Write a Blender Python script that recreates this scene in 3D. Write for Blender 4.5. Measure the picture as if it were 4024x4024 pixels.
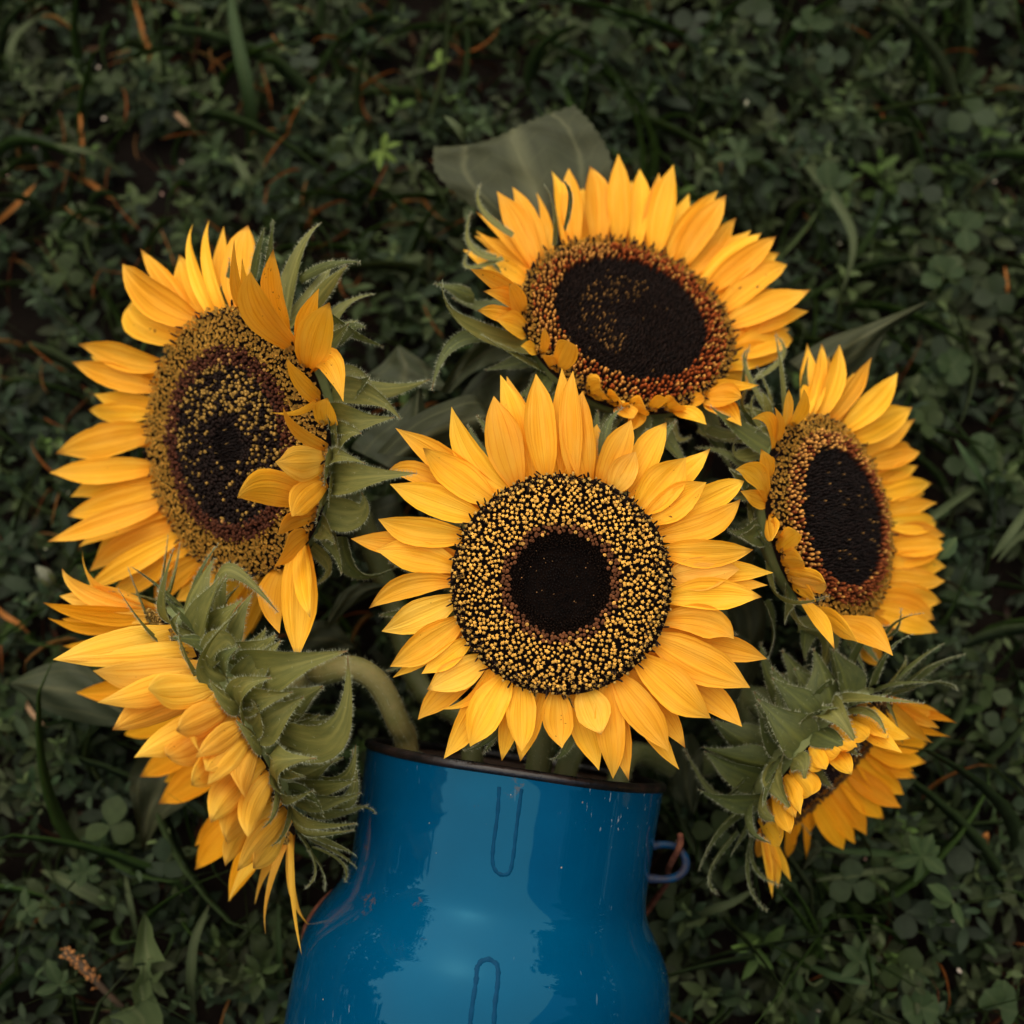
import bpy, math, random
import numpy as np
from math import radians, sin, cos, pi, sqrt
S = bpy.context.scene
for o in list(bpy.data.objects): bpy.data.objects.remove(o)
rnd = random.Random(7); rng = np.random.default_rng(7)
V3 = lambda *a: np.array(a, float)
nz = lambda v: v / (np.linalg.norm(v) + 1e-12)

# ------------------------------------------------------------------ camera
PITCH = radians(75)
FWD = V3(0, cos(PITCH), -sin(PITCH)); UP = V3(0, sin(PITCH), cos(PITCH)); RT = V3(1, 0, 0)
CAM = V3(0, 0, .20) - .60 * FWD
K = .7                                     # frame width per metre of depth
cd = bpy.data.cameras.new('camera'); cam = bpy.data.objects.new('camera', cd); S.collection.objects.link(cam)
cam.location = CAM; cam.rotation_euler = (pi / 2 - PITCH, 0, 0)
cd.sensor_width = 36; cd.lens = 36 / K; cd.clip_start = .01; cd.clip_end = 300
cd.dof.use_dof = True; cd.dof.focus_distance = .588; cd.dof.aperture_fstop = 5.6
S.camera = cam
# ------------------------------------------------------------------ light
W = bpy.data.worlds.new('World'); S.world = W; W.use_nodes = True
nt = W.node_tree; bg = nt.nodes['Background']
sky = nt.nodes.new('ShaderNodeTexSky'); sky.sky_type = 'NISHITA'; sky.sun_disc = False
SUN_EL, SUN_AZ = radians(58), radians(-20)
sky.sun_elevation = SUN_EL; sky.sun_rotation = SUN_AZ; sky.dust_density = 1.2; sky.air_density = 1.0; sky.ozone_density = .6
hs = nt.nodes.new('ShaderNodeHueSaturation'); hs.inputs['Saturation'].default_value = .7
nt.links.new(sky.outputs[0], hs.inputs['Color']); nt.links.new(hs.outputs[0], bg.inputs['Color'])
bg.inputs['Strength'].default_value = .14
sl = bpy.data.lights.new('sun', 'SUN'); so = bpy.data.objects.new('sun', sl); S.collection.objects.link(so)
sl.energy = 2.3; sl.angle = radians(115); sl.color = (1, .80, .50)
so.rotation_euler = (pi / 2 - SUN_EL, 0, pi - SUN_AZ)
S.view_settings.view_transform = 'Standard'; S.view_settings.look = 'None'; S.view_settings.gamma = 1
S.view_settings.use_curve_mapping = False; S.view_settings.exposure = 0.95
S.render.engine = 'CYCLES'; S.cycles.use_denoising = True; S.cycles.max_bounces = 8
S.render.resolution_x = S.render.resolution_y = 1024

# ------------------------------------------------------------------ geometry of the view, used to measure where things stand
def ray(px, py): return FWD + (px - 2012) / 4024 * K * RT - (py - 2012) / 4024 * K * UP
def P(px, py, d): return CAM + d * ray(px, py)
def onz(px, py, h):
    r = ray(px, py); return CAM + (h - CAM[2]) / r[2] * r
def proj(p):
    q = np.asarray(p) - CAM; d = q @ FWD
    return np.stack([2012 + (q @ RT) / d / K * 4024, 2012 - (q @ UP) / d / K * 4024, d], -1)

# ------------------------------------------------------------------ mesh helpers
def mk(name, V, F, mats, parent=None, uv=None, col=None, mi=None, smooth=True):
    V = np.asarray(V, float)
    if parent is not None: V = V - np.array(parent['o'])
    me = bpy.data.meshes.new(name)
    if isinstance(F, np.ndarray):
        n, k = F.shape
        me.vertices.add(len(V)); me.vertices.foreach_set('co', V.ravel().astype(np.float32))
        me.loops.add(n * k); me.loops.foreach_set('vertex_index', F.ravel().astype(np.int32))
        me.polygons.add(n); me.polygons.foreach_set('loop_start', np.arange(0, n * k, k, dtype=np.int32))
        me.update(calc_edges=True)
    else:
        me.from_pydata([tuple(v) for v in V], [], [tuple(int(i) for i in f) for f in F])
    if smooth: me.polygons.foreach_set('use_smooth', np.ones(len(me.polygons), bool))
    for m in (mats if isinstance(mats, (list, tuple)) else [mats]): me.materials.append(m)
    if mi is not None: me.polygons.foreach_set('material_index', np.asarray(mi, np.int32))
    if uv is not None:
        li = np.empty(len(me.loops), np.int32); me.loops.foreach_get('vertex_index', li)
        l = me.uv_layers.new(name='UV'); l.data.foreach_set('uv', np.asarray(uv, np.float32)[li].ravel())
    if col is not None:
        c = np.ones((len(V), 4), np.float32); c[:, :3] = col
        a = me.color_attributes.new('Col', 'FLOAT_COLOR', 'POINT'); a.data.foreach_set('color', c.ravel())
    me.update()
    o = bpy.data.objects.new(name, me); S.collection.objects.link(o)
    if parent is not None:
        if 'root' in parent: o.parent = parent['root']
    return o
def thing(name, label, cat, loc, group=None):
    o = bpy.data.objects.new(name, None); S.collection.objects.link(o); o.empty_display_size = .02
    o.location = loc; tag(o, label, cat, group)
    return {'root': o, 'o': tuple(loc)}
def sub(parent, o):            # frame for sub-parts of an already linked part
    return {'root': o, 'o': parent['o']}
def tag(o, label=None, cat=None, group=None, kind=None):
    if label: o['label'] = label
    if cat: o['category'] = cat
    if group: o['group'] = group
    if kind: o['kind'] = kind
    return o
def rebase(o):                 # put a one-mesh thing's origin at its lowest point
    me = o.data; n = len(me.vertices); a = np.empty(n * 3, np.float32); me.vertices.foreach_get('co', a); a = a.reshape(-1, 3)
    b = a[np.argmin(a[:, 2])].copy(); me.vertices.foreach_set('co', (a - b).ravel()); o.location = b; me.update(); return o
def grid_faces(nu, nv):
    i, j = np.meshgrid(np.arange(nu), np.arange(nv), indexing='ij'); a = i * (nv + 1) + j
    return np.stack([a, a + nv + 1, a + nv + 2, a + 1], -1).reshape(-1, 4)
def bez(B, M, T, u):
    u = np.asarray(u)[:, None]; return (1 - u) ** 2 * B + 2 * u * (1 - u) * M + u * u * T
def dbez(B, M, T, u):
    u = np.asarray(u)[:, None]; return 2 * (1 - u) * (M - B) + 2 * u * (T - M)
def spline(pts, n):
    pts = np.asarray(pts, float); t = np.linspace(0, len(pts) - 1, n); out = []
    for x in t:
        i = min(int(x), len(pts) - 2); f = x - i
        p0, p1, p2, p3 = pts[max(i - 1, 0)], pts[i], pts[i + 1], pts[min(i + 2, len(pts) - 1)]
        out.append(.5 * (2 * p1 + (p2 - p0) * f + (2 * p0 - 5 * p1 + 4 * p2 - p3) * f ** 2 + (3 * p1 - p0 - 3 * p2 + p3) * f ** 3))
    return np.array(out)
def tube(pts, rad, n=24, k=10, caps=True):
    c = spline(pts, n); r = np.interp(np.linspace(0, 1, n), np.linspace(0, 1, len(np.atleast_1d(rad))), np.atleast_1d(rad)) if np.ndim(rad) else np.full(n, rad)
    t = np.gradient(c, axis=0); t /= np.linalg.norm(t, axis=1)[:, None] + 1e-12
    s = V3(0, 0, 1) if abs(t[0][2]) < .9 else V3(1, 0, 0); V = []; N = []
    for i in range(n):
        a = nz(s - t[i] * (s @ t[i])); b = np.cross(t[i], a); s = a
        for j in range(k):
            d = cos(2 * pi * j / k) * a + sin(2 * pi * j / k) * b; V.append(c[i] + r[i] * d); N.append(d)
    F = [(i * k + j, i * k + (j + 1) % k, (i + 1) * k + (j + 1) % k, (i + 1) * k + j) for i in range(n - 1) for j in range(k)]
    if caps: F += [tuple(range(k))[::-1], tuple(range((n - 1) * k, n * k))]
    return np.array(V), F, np.array(N)
def hairs(pts, dirs, L, wdt, dens=1):
    V, F = [], []
    for p, d in zip(pts, dirs):
        if rnd.random() > dens: continue
        d = nz(d + rng.normal(0, .35, 3)); l = L * rnd.uniform(.5, 1.2); s = nz(np.cross(d, rng.normal(0, 1, 3))) * wdt
        b = len(V); V += [p - s, p + s, p + d * l]; F.append((b, b + 1, b + 2))
    return V, F
def join(parts):
    Vs, Fs, b = [], [], 0
    for V, F in parts:
        Vs.append(np.asarray(V, float).reshape(-1, 3)); Fs += [tuple(int(x) + b for x in f) for f in F]; b += len(V)
    return np.concatenate(Vs), Fs

# ------------------------------------------------------------------ materials
class M:
    def __init__(s, name, rough=.5, spec=.5):
        s.m = bpy.data.materials.new(name); s.m.use_nodes = True; s.t = s.m.node_tree; s.n = s.t.nodes; s.l = s.t.links
        s.b = s.n['Principled BSDF']; s.b.inputs['Roughness'].default_value = rough; s.b.inputs['Specular IOR Level'].default_value = spec
        s.out = s.n['Material Output']
    def node(s, ty, ins=None, **kw):
        n = s.n.new(ty)
        for k, v in kw.items(): setattr(n, k, v)
        for k, v in (ins or {}).items():
            if hasattr(v, 'is_output'): s.l.new(v, n.inputs[k])
            else: n.inputs[k].default_value = v
        return n
    def noise(s, vec, scale, detail=3, rough=.55):
        return s.node('ShaderNodeTexNoise', {'Vector': vec, 'Scale': scale, 'Detail': detail, 'Roughness': rough}).outputs['Fac']
    def obj(s): return s.node('ShaderNodeTexCoord').outputs['Object']
    def uv(s): return s.node('ShaderNodeTexCoord').outputs['UV']
    def ramp(s, fac, stops):
        n = s.node('ShaderNodeValToRGB', {'Fac': fac}); e = n.color_ramp.elements
        while len(e) < len(stops): e.new(.5)
        for x, (p, c) in zip(e, stops): x.position = p; x.color = (*c, 1) if len(c) == 3 else c
        return n.outputs['Color']
    def mix(s, f, a, b, mode='MIX'):
        n = s.node('ShaderNodeMix', data_type='RGBA', blend_type=mode)
        for i, v in ((0, f), (6, a), (7, b)):
            if hasattr(v, 'is_output'): s.l.new(v, n.inputs[i])
            else: n.inputs[i].default_value = v if i == 0 else ((*v, 1) if len(v) == 3 else v)
        return n.outputs[2]
    def math(s, op, a, b=0.0, c=0.0):
        n = s.node('ShaderNodeMath', operation=op)
        for i, v in enumerate((a, b, c)):
            if hasattr(v, 'is_output'): s.l.new(v, n.inputs[i])
            else: n.inputs[i].default_value = v
        return n.outputs[0]
    def scale(s, vec, sc, off=None):
        n = s.node('ShaderNodeMapping', {'Vector': vec, 'Scale': sc})
        if off is not None: s.l.new(off, n.inputs['Location'])
        return n.outputs[0]
    def bump(s, h, strength, dist):
        s.l.new(s.node('ShaderNodeBump', {'Height': h, 'Strength': strength, 'Distance': dist}).outputs[0], s.b.inputs['Normal'])
    def color(s, c):
        if hasattr(c, 'is_output'): s.l.new(c, s.b.inputs['Base Color'])
        else: s.b.inputs['Base Color'].default_value = (*c, 1)
    def translucent(s, c, f):
        t = s.node('ShaderNodeBsdfTranslucent')
        if hasattr(c, 'is_output'): s.l.new(c, t.inputs['Color'])
        else: t.inputs['Color'].default_value = (*c, 1)
        mx = s.node('ShaderNodeMixShader', {'Fac': f}); s.l.new(s.b.outputs[0], mx.inputs[1]); s.l.new(t.outputs[0], mx.inputs[2])
        s.l.new(mx.outputs[0], s.out.inputs['Surface'])

def petal_material(name, base, mid, tip, spots=.0):
    m = M(name, .6, .16); uv = m.uv(); oi = m.node('ShaderNodeObjectInfo').outputs['Random']
    off = m.node('ShaderNodeCombineXYZ', {'X': m.math('MULTIPLY', oi, 37.), 'Y': m.math('MULTIPLY', oi, 91.), 'Z': oi}).outputs[0]
    u = m.node('ShaderNodeSeparateXYZ', {'Vector': uv}).outputs['X']
    c = m.ramp(u, [(0, base), (.22, mid), (.75, mid), (1, tip)])
    fine = m.noise(m.scale(uv, (1.0, 24, 1), off), 1., 3); wide = m.noise(m.scale(uv, (1.5, 7, 1), off), 1., 2)
    blot = m.noise(m.scale(uv, (2, 2, 1), off), 1.3, 2)
    c = m.mix(m.ramp(fine, [(.30, (1, 1, 1)), (.52, (0, 0, 0))]), c, m.mix(1., c, (.90, .80, .62), 'MULTIPLY'))
    ln = m.math('ABSOLUTE', m.math('SUBTRACT', m.math('FRACT', m.math('MULTIPLY_ADD', m.math('SUBTRACT', m.noise(m.scale(uv, (1.3, 2, 1), off), 1., 1), .5), .5, m.math('MULTIPLY', m.node('ShaderNodeSeparateXYZ', {'Vector': uv}).outputs['Y'], 5.))), .5))
    c = m.mix(m.ramp(ln, [(.0, (.9, .9, .9)), (.06, (.3, .3, .3)), (.14, (0, 0, 0))]), c, m.mix(1., c, (.84, .70, .45), 'MULTIPLY'))
    c = m.mix(m.ramp(blot, [(.4, (0, 0, 0)), (.75, (.55, .55, .55))]), c, tip)
    c = m.mix(m.math('MULTIPLY', m.ramp(u, [(.90, (0, 0, 0)), (.99, (.8, .8, .8))]), m.math('GREATER_THAN', m.math('FRACT', m.math('MULTIPLY', oi, 13.7)), .6)), c, (.22, .07, .015))
    hv = m.node('ShaderNodeHueSaturation', {'Color': c, 'Hue': m.math('MULTIPLY_ADD', oi, .014, .493), 'Value': m.math('MULTIPLY_ADD', oi, .22, .87)}).outputs[0]
    sp = m.noise(m.scale(uv, (14, 6, 1), off), 1.0, 2, .4)
    c = m.mix(m.ramp(sp, [(.78 - spots, (0, 0, 0)), (.82 - spots, (.85, .85, .85))]), hv, (.16, .05, .012))
    m.color(c); m.translucent(m.mix(1., c, (1., .82, .55), 'MULTIPLY'), .32)
    m.bump(m.math('MULTIPLY_ADD', wide, 1.6, fine), .55, .0006)
    return m.m
PETAL = petal_material('yellow_petal', (.84, .29, .006), (.95, .475, .026), (.96, .55, .065))
PETAL_SPOT = petal_material('spotted_petal', (.84, .29, .006), (.95, .475, .026), (.96, .55, .065), .085)
PETAL_SHADED = petal_material('shaded_petal', (.78, .24, .005), (.93, .39, .010), (.94, .45, .022))  # far-side petals: their shade is put into a deeper orange
PETAL_PALE = petal_material('pale_petal', (.86, .37, .02), (.96, .54, .055), (.97, .60, .10), .02)

def green_material(name, a, b, vein, trans=.2, rough=.6, spec=.35, fan=False):
    m = M(name, rough, spec); uv = m.uv(); oi = m.node('ShaderNodeObjectInfo').outputs['Random']
    off = m.node('ShaderNodeCombineXYZ', {'X': m.math('MULTIPLY', oi, 37.), 'Y': m.math('MULTIPLY', oi, 91.)}).outputs[0]
    n = m.noise(m.scale(uv, (3, 5, 1), off), 1.2, 4); s = m.node('ShaderNodeSeparateXYZ', {'Vector': uv})
    v = m.math('ABSOLUTE', m.math('SUBTRACT', s.outputs['Y'], .5))
    c = m.mix(m.ramp(n, [(.3, (0, 0, 0)), (.7, (1, 1, 1))]), a, b)
    c = m.mix(m.ramp(v, [(.0, (.8, .8, .8)), (.09, (0, 0, 0))]), c, vein)
    if fan:
        w = m.math('ABSOLUTE', m.math('SUBTRACT', m.math('FRACT', m.math('MULTIPLY_ADD', m.math('SUBTRACT', m.noise(uv, 3., 2), .5), .35, m.math('MULTIPLY', s.outputs['Y'], 3.))), .5))
        c = m.mix(m.ramp(w, [(.0, (.7, .7, .7)), (.03, (.4, .4, .4)), (.07, (0, 0, 0))]), c, vein)
        side = m.math('ABSOLUTE', m.math('SUBTRACT', m.math('FRACT', m.math('SUBTRACT', m.math('MULTIPLY', s.outputs['X'], 7.), m.math('MULTIPLY', w, 2.2))), .5))
        c = m.mix(m.ramp(side, [(.0, (.3, .3, .3)), (.05, (0, 0, 0))]), c, vein)
        c = m.mix(m.ramp(m.noise(uv, 9., 4, .7), [(.66, (0, 0, 0)), (.72, (.8, .8, .8))]), c, (.03, .02, .01))
    if not fan: c = m.mix(m.ramp(s.outputs['X'], [(.93, (0, 0, 0)), (1., (.9, .9, .9))]), c, (.16, .07, .035))
    fine = m.noise(m.scale(uv, (4, 50, 1), off), 1., 3)
    c = m.mix(m.ramp(fine, [(.3, (.4, .4, .4)), (.5, (0, 0, 0))]), c, m.mix(1., c, (.6, .6, .5), 'MULTIPLY'))
    m.color(c); m.translucent(m.mix(1., c, (1.1, 1.15, .5), 'MULTIPLY'), trans); m.bump(fine, .35, .0005)
    return m.m
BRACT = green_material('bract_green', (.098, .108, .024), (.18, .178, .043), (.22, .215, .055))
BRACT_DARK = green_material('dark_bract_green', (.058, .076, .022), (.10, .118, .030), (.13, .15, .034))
LEAF = green_material('leaf_green', (.024, .029, .012), (.037, .042, .017), (.085, .09, .043), .12, .65, .2, True)
LEAF_DARK = green_material('dark_leaf_green', (.026, .034, .016), (.038, .046, .021), (.065, .07, .032), .12, .65, .2, True)
def plain(name, c, rough=.6, spec=.4, c2=None, sc=60, bump=0):
    m = M(name, rough, spec)
    if c2 is not None:
        n = m.noise(m.obj(), sc, 4); m.color(m.mix(m.ramp(n, [(.35, (0, 0, 0)), (.65, (1, 1, 1))]), c, c2))
        if bump: m.bump(n, bump, .001)
    else: m.color(c)
    return m.m
HAIR = plain('plant_hair', (.34, .36, .24), .7, .2, (.28, .31, .18))
STEM = plain('stem_green', (.17, .17, .05), .6, .3, (.25, .22, .08), 90, .3)
STEM_DARK = plain('dark_stem_green', (.07, .09, .03), .6, .3, (.10, .11, .04), 90, .3)
RECEPT = plain('receptacle_green', (.10, .13, .045), .6, .3, (.15, .17, .06), 70, .3)
DISC = plain('disc_brown', (.004, .002, .0014), .9, .1, (.008, .0035, .002), 300, .4)
def vcol(name, rough, spec, trans=0, mul=(1, 1, 1), sc=0):
    m = M(name, rough, spec); c = m.node('ShaderNodeVertexColor', layer_name='Col').outputs['Color']
    if sc: c = m.mix(m.ramp(m.noise(m.obj(), sc, 3), [(.3, (.75, .75, .75)), (.7, (0, 0, 0))]), c, m.mix(1., c, (.6, .65, .6), 'MULTIPLY'))
    m.color(c)
    if trans: m.translucent(m.mix(1., c, mul, 'MULTIPLY'), trans)
    return m.m
FLORET = vcol('floret', .75, .2, .12, (1, .8, .5))
GREENS = vcol('ground_leaf', .6, .16, .15, (1.05, 1.15, .5), 320)

# ================================================================== setting
def soil_m():
    m = M('soil', .95, .1); n = m.noise(m.obj(), 14, 8); m.color(m.ramp(n, [(.3, (.003, .0025, .002)), (.7, (.009, .006, .004))])); m.bump(n, .8, .02); return m.m
def lawn_m():
    m = M('lawn_ground', .9, .15); n = m.noise(m.obj(), 8, 8); m.color(m.ramp(n, [(.3, (.014, .02, .01)), (.7, (.04, .055, .022))])); m.bump(n, .8, .03); return m.m
def ground_sheet(name, half, hole, z, mat, N=40, amp=.006):
    x = np.linspace(-half, half, N + 1); X, Y = np.meshgrid(x, x, indexing='ij')
    Z = z + amp * (np.sin(X * 21 + 1) * np.cos(Y * 17) + np.sin(X * 9 - Y * 13)) * .5
    return tag(mk(name, np.stack([X, Y, Z], -1).reshape(-1, 3), grid_faces(N, N), mat), kind='structure')
ground_sheet('soil', 1.6, 0, -.004, soil_m(), 60)
ground_sheet('ground', 120, 0, -.03, lawn_m(), 40, .0)
# woods left and right of the clearing: they stand where the enamel mirrors them
def treeline(x0, x1, y0, y1, top, n, seed, boost=0., name='treeline'):
    r = np.random.default_rng(seed)
    X = r.uniform(x0, x1, n); Y = r.uniform(y0, y1, n)
    H = top * (.80 + .16 * np.sin(Y * 1.1 + seed) + .09 * np.sin(Y * 3.3 + 2 * seed) + .05 * np.sin(Y * 8.1)); Z = H * r.uniform(0, 1, n) ** .75
    Z = Z * (1 + boost * np.clip((Y - 1) / 9, 0, 1)); c = np.stack([X, Y, Z], -1); a = r.normal(0, 1, (n, 3)); a /= np.linalg.norm(a, axis=1)[:, None]
    b = np.cross(a, r.normal(0, 1, (n, 3))); b /= np.linalg.norm(b, axis=1)[:, None]
    s = r.uniform(.18, .5, n)[:, None] * top / 6
    V = np.stack([c - a * s, c + b * s * .6, c + a * s, c - b * s * .6], 1).reshape(-1, 3)
    col = np.repeat(np.array([.035, .05, .025]) * r.uniform(.5, 1.4, n)[:, None], 4, 0)
    tag(mk(name, V, np.arange(n * 4).reshape(-1, 4), GREENS, col=col, smooth=False), kind='stuff')
treeline(-13, -9, -14, 16, 6.4, 8000, 3, .9)
treeline(8, 11, -14, 16, 8.6, 7000, 5, .3)
treeline(-9, 8, -12.5, -9, 7.5, 5000, 9)  # unseen trees added behind the camera to block light from that side

# ================================================================== milk can
def build_can():
    q = .1148e-3
    O = P(2022, 3016, .66); el = radians(8)
    base = P(1887, 3950, .66) - O; hd = nz(V3(-base[0], -base[1], 0)); a = hd * cos(el) + V3(0, 0, 1) * sin(el)
    e1 = nz(np.cross(a, V3(0, 0, 1))); e2 = np.cross(e1, a)
    prof = [(0, 588), (40, 585), (200, 580), (350, 578), (430, 579), (480, 587), (520, 604), (560, 628), (600, 654), (650, 682), (700, 702), (770, 718), (850, 726), (950, 730), (1300, 731), (1900, 728), (2100, 722), (2200, 700), (2240, 660)]
    s = np.array([p[0] for p in prof]) * q; r = np.array([p[1] for p in prof]) * q
    ss = np.concatenate([np.linspace(0, 1000, 80), np.linspace(1050, 2240, 24)]) * q
    sp = spline(np.stack([s, r], -1), 400); rr = np.interp(ss, sp[:, 0], sp[:, 1])
    k = 128
    def lathe(ss, rr):
        th = np.linspace(0, 2 * pi, k, endpoint=False)
        V = np.array([O - a * x + y * (cos(t) * e1 + sin(t) * e2) for x, y in zip(ss, rr) for t in th])
        F = [(i * k + j, (i + 1) * k + j, (i + 1) * k + (j + 1) % k, i * k + (j + 1) % k) for i in range(len(ss) - 1) for j in range(k)]
        return V, F
    T = thing('milk_can', 'blue enamel milk can lying on the grass with its dark mouth full of sunflowers', 'milk can', tuple(O - a * s[-1] * .5 - V3(0, 0, .08)))
    # enamel
    m = M('blue_enamel', .1, .29); m.b.inputs['Specular Tint'].default_value = (.22, .80, 1, 1); ob = m.obj()  # specular tint paints the mirrored sky bluer; the enamel gloss itself is neutral
    n1 = m.noise(ob, 26, 5); n2 = m.noise(ob, 150, 3, .4); n3 = m.noise(m.scale(ob, (30, 4, 30)), 10, 2)
    c = m.mix(m.ramp(n1, [(.35, (0, 0, 0)), (.7, (1, 1, 1))]), (.0, .043, .105), (.0, .052, .122))
    c = m.mix(m.ramp(n3, [(.74, (0, 0, 0)), (.78, (.30, .30, .30))]), c, (.16, .26, .33))
    n4 = m.noise(m.scale(ob, (90, 14, 90)), 6, 3, .7); n5 = m.noise(ob, 11, 2)
    c = m.mix(m.math('MULTIPLY', m.ramp(n4, [(.66, (0, 0, 0)), (.70, (.6, .6, .6))]), m.ramp(n5, [(.52, (0, 0, 0)), (.62, (1, 1, 1))])), c, (.35, .42, .45))
    c = m.mix(m.ramp(m.math('MULTIPLY', m.noise(ob, 70, 5, .75), m.noise(ob, 16, 2)), [(.36, (0, 0, 0)), (.42, (.7, .7, .7))]), c, (.10, .05, .02))
    vo = m.node('ShaderNodeTexVoronoi', {'Vector': ob, 'Scale': 130.}); ch = m.ramp(m.math('ADD', vo.outputs['Distance'], m.math('MULTIPLY', m.noise(ob, 60, 4, .7), .5)), [(.24, (1, 1, 1)), (.27, (0, 0, 0))])
    c = m.mix(ch, c, m.mix(n2, (.05, .02, .012), (.5, .42, .32)))
    m.color(c); m.l.new(m.math('MULTIPLY_ADD', ch, .5, m.math('MULTIPLY_ADD', n1, .06, .012)), m.b.inputs['Roughness'])
    m.bump(m.math('MULTIPLY_ADD', ch, -.6, m.noise(ob, 22, 2)), .12, .0022)
    V, F = lathe(ss, rr); F.append(tuple((len(ss) - 1) * k + j for j in range(k)))
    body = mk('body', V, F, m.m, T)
    inn = plain('can_inside', (.10, .065, .045), .5, .3, (.05, .03, .02), 50)
    si = np.linspace(.0, .2, 16); V, F = lathe(si, np.interp(si, sp[:, 0], sp[:, 1]) - .0016); F = [f[::-1] for f in F] + [tuple(15 * k + j for j in range(k))]
    mk('inner_wall', V, F, inn, T)
    # rolled rim, black enamel worn brown
    rm = M('rim_black', .3, .5); n = rm.noise(rm.obj(), 60, 6, .7); n_ = rm.noise(rm.obj(), 300, 3)
    cc = rm.ramp(n, [(.48, (.005, .0045, .005)), (.62, (.014, .008, .007)), (.74, (.05, .024, .016)), (.84, (.16, .11, .085))])
    rm.color(cc); rm.l.new(rm.math('MULTIPLY_ADD', n, .6, .02), rm.b.inputs['Roughness']); rm.bump(n_, .4, .0008)
    V, F = [], []
    for j in range(k):
        t = 2 * pi * j / k; d = cos(t) * e1 + sin(t) * e2; wob = 1 + .002 * sin(3 * t + 1)
        for i in range(10):
            f = 2 * pi * i / 10; V.append(O + a * (.0012 + .0022 * sin(f) + .0002 * sin(5 * t)) + d * (586 * q * wob - .0006 + .0020 * cos(f)))
    F = [(j * 10 + i, ((j + 1) % k) * 10 + i, ((j + 1) % k) * 10 + (i + 1) % 10, j * 10 + (i + 1) % 10) for j in range(k) for i in range(10)]
    mk('rim', V, F, rm.m, T)
    # points on the enamel
    def hit(px, py):
        dd = np.linspace(.55, .72, 1500); pts = CAM + dd[:, None] * ray(px, py); w = pts - O; x = -(w @ a); rad = np.linalg.norm(w + x[:, None] * a, axis=1)
        f = rad - np.interp(x, sp[:, 0], sp[:, 1]); i = int(np.argmax(f <= 0)); p = pts[i]; nn = nz((p - O) + x[i] * a)
        return p, nn
    mark = plain('loop_blue', (.0, .032, .078), .5, .06, (.0, .040, .095), 200)  # darker blue for the two loop lines laid on the enamel
    def outline(pts, w, h):
        c = spline(np.array([(*p, 0) for p in pts]), 70)[:, :2]; V, F = [], []
        H = [hit(*p) for p in c]; ctr = np.array([h_[0] for h_ in H]); tt = np.gradient(ctr, axis=0)
        for i, (p, nn) in enumerate(H):
            sd = nz(np.cross(nn, tt[i])); ww = w * (1 + .14 * sin(i * 1.1) + .10 * sin(i * 2.7)) * q
            V += [p - sd * ww - nn * .0004, p - sd * ww * .5 + nn * h, p + sd * ww * .5 + nn * h, p + sd * ww - nn * .0004]
        for i in range(len(H) - 1):
            for j in range(3): F.append((i * 4 + j, i * 4 + j + 1, i * 4 + j + 5, i * 4 + j + 4))
        return mk('loop_outline', V, F, mark, T)
    outline([(1962, 3092), (1955, 3200), (1938, 3330), (1938, 3400), (1962, 3434), (2000, 3430), (2016, 3370), (2030, 3250), (2050, 3100)], 10, .00025)
    outline([(1845, 4050), (1855, 3960), (1870, 3860), (1878, 3800), (1915, 3775), (1952, 3800), (1956, 3860), (1945, 3950), (1940, 4050)], 12, .00025)
    # lug on the right of the neck, rusty wire bail through it
    lg = plain('chipped_blue', (.0, .030, .080), .45, .2, (.030, .022, .030), 170, .4); ru = plain('rusty_wire', (.07, .022, .012), .8, .2, (.15, .055, .03), 300, .6)
    D = .655
    V, F, _ = tube([P(x, y, D) for x, y in ((2535, 3330), (2600, 3318), (2655, 3328), (2692, 3370), (2690, 3415), (2655, 3446), (2600, 3455), (2525, 3448))], [.0026, .0018, .0017, .0020, .0021, .0020, .0018, .0026], 40, 10)
    mk('lug', V, F, lg, T)
    V, F, _ = tube([P(x, y, d) for x, y, d in ((2672, 3278, .648), (2674, 3310, .646), (2662, 3345, .648), (2640, 3385, .655), (2625, 3420, .668), (2600, 3500, .70), (2400, 3700, .735), (1900, 3800, .742), (1420, 3780, .735), (1240, 3760, .70), (1196, 3700, .675), (1215, 3620, .665), (1268, 3545, .662), (1325, 3495, .665), (1400, 3440, .675))], .0015, 90, 8)
    mk('bail_wire', V, F, ru, T)
    return O, a, e1, e2, (sp[:, 0], sp[:, 1]), hit
O_, A_, E1_, E2_, PROF, HIT = build_can()

# ================================================================== sunflowers
def prof_petal(u): return np.interp(u, [0, .08, .2, .36, .5, .65, .78, .88, .95, 1], [.40, .54, .78, .96, 1, .91, .66, .37, .15, .01])
def prof_bract(u): return np.interp(u, [0, .12, .28, .45, .6, .75, .88, 1], [.85, 1, .97, .78, .52, .29, .14, .015])
def prof_long(u): return np.interp(u, [0, .1, .3, .5, .7, .85, 1], [.7, .9, 1, .85, .55, .28, .02])

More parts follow.
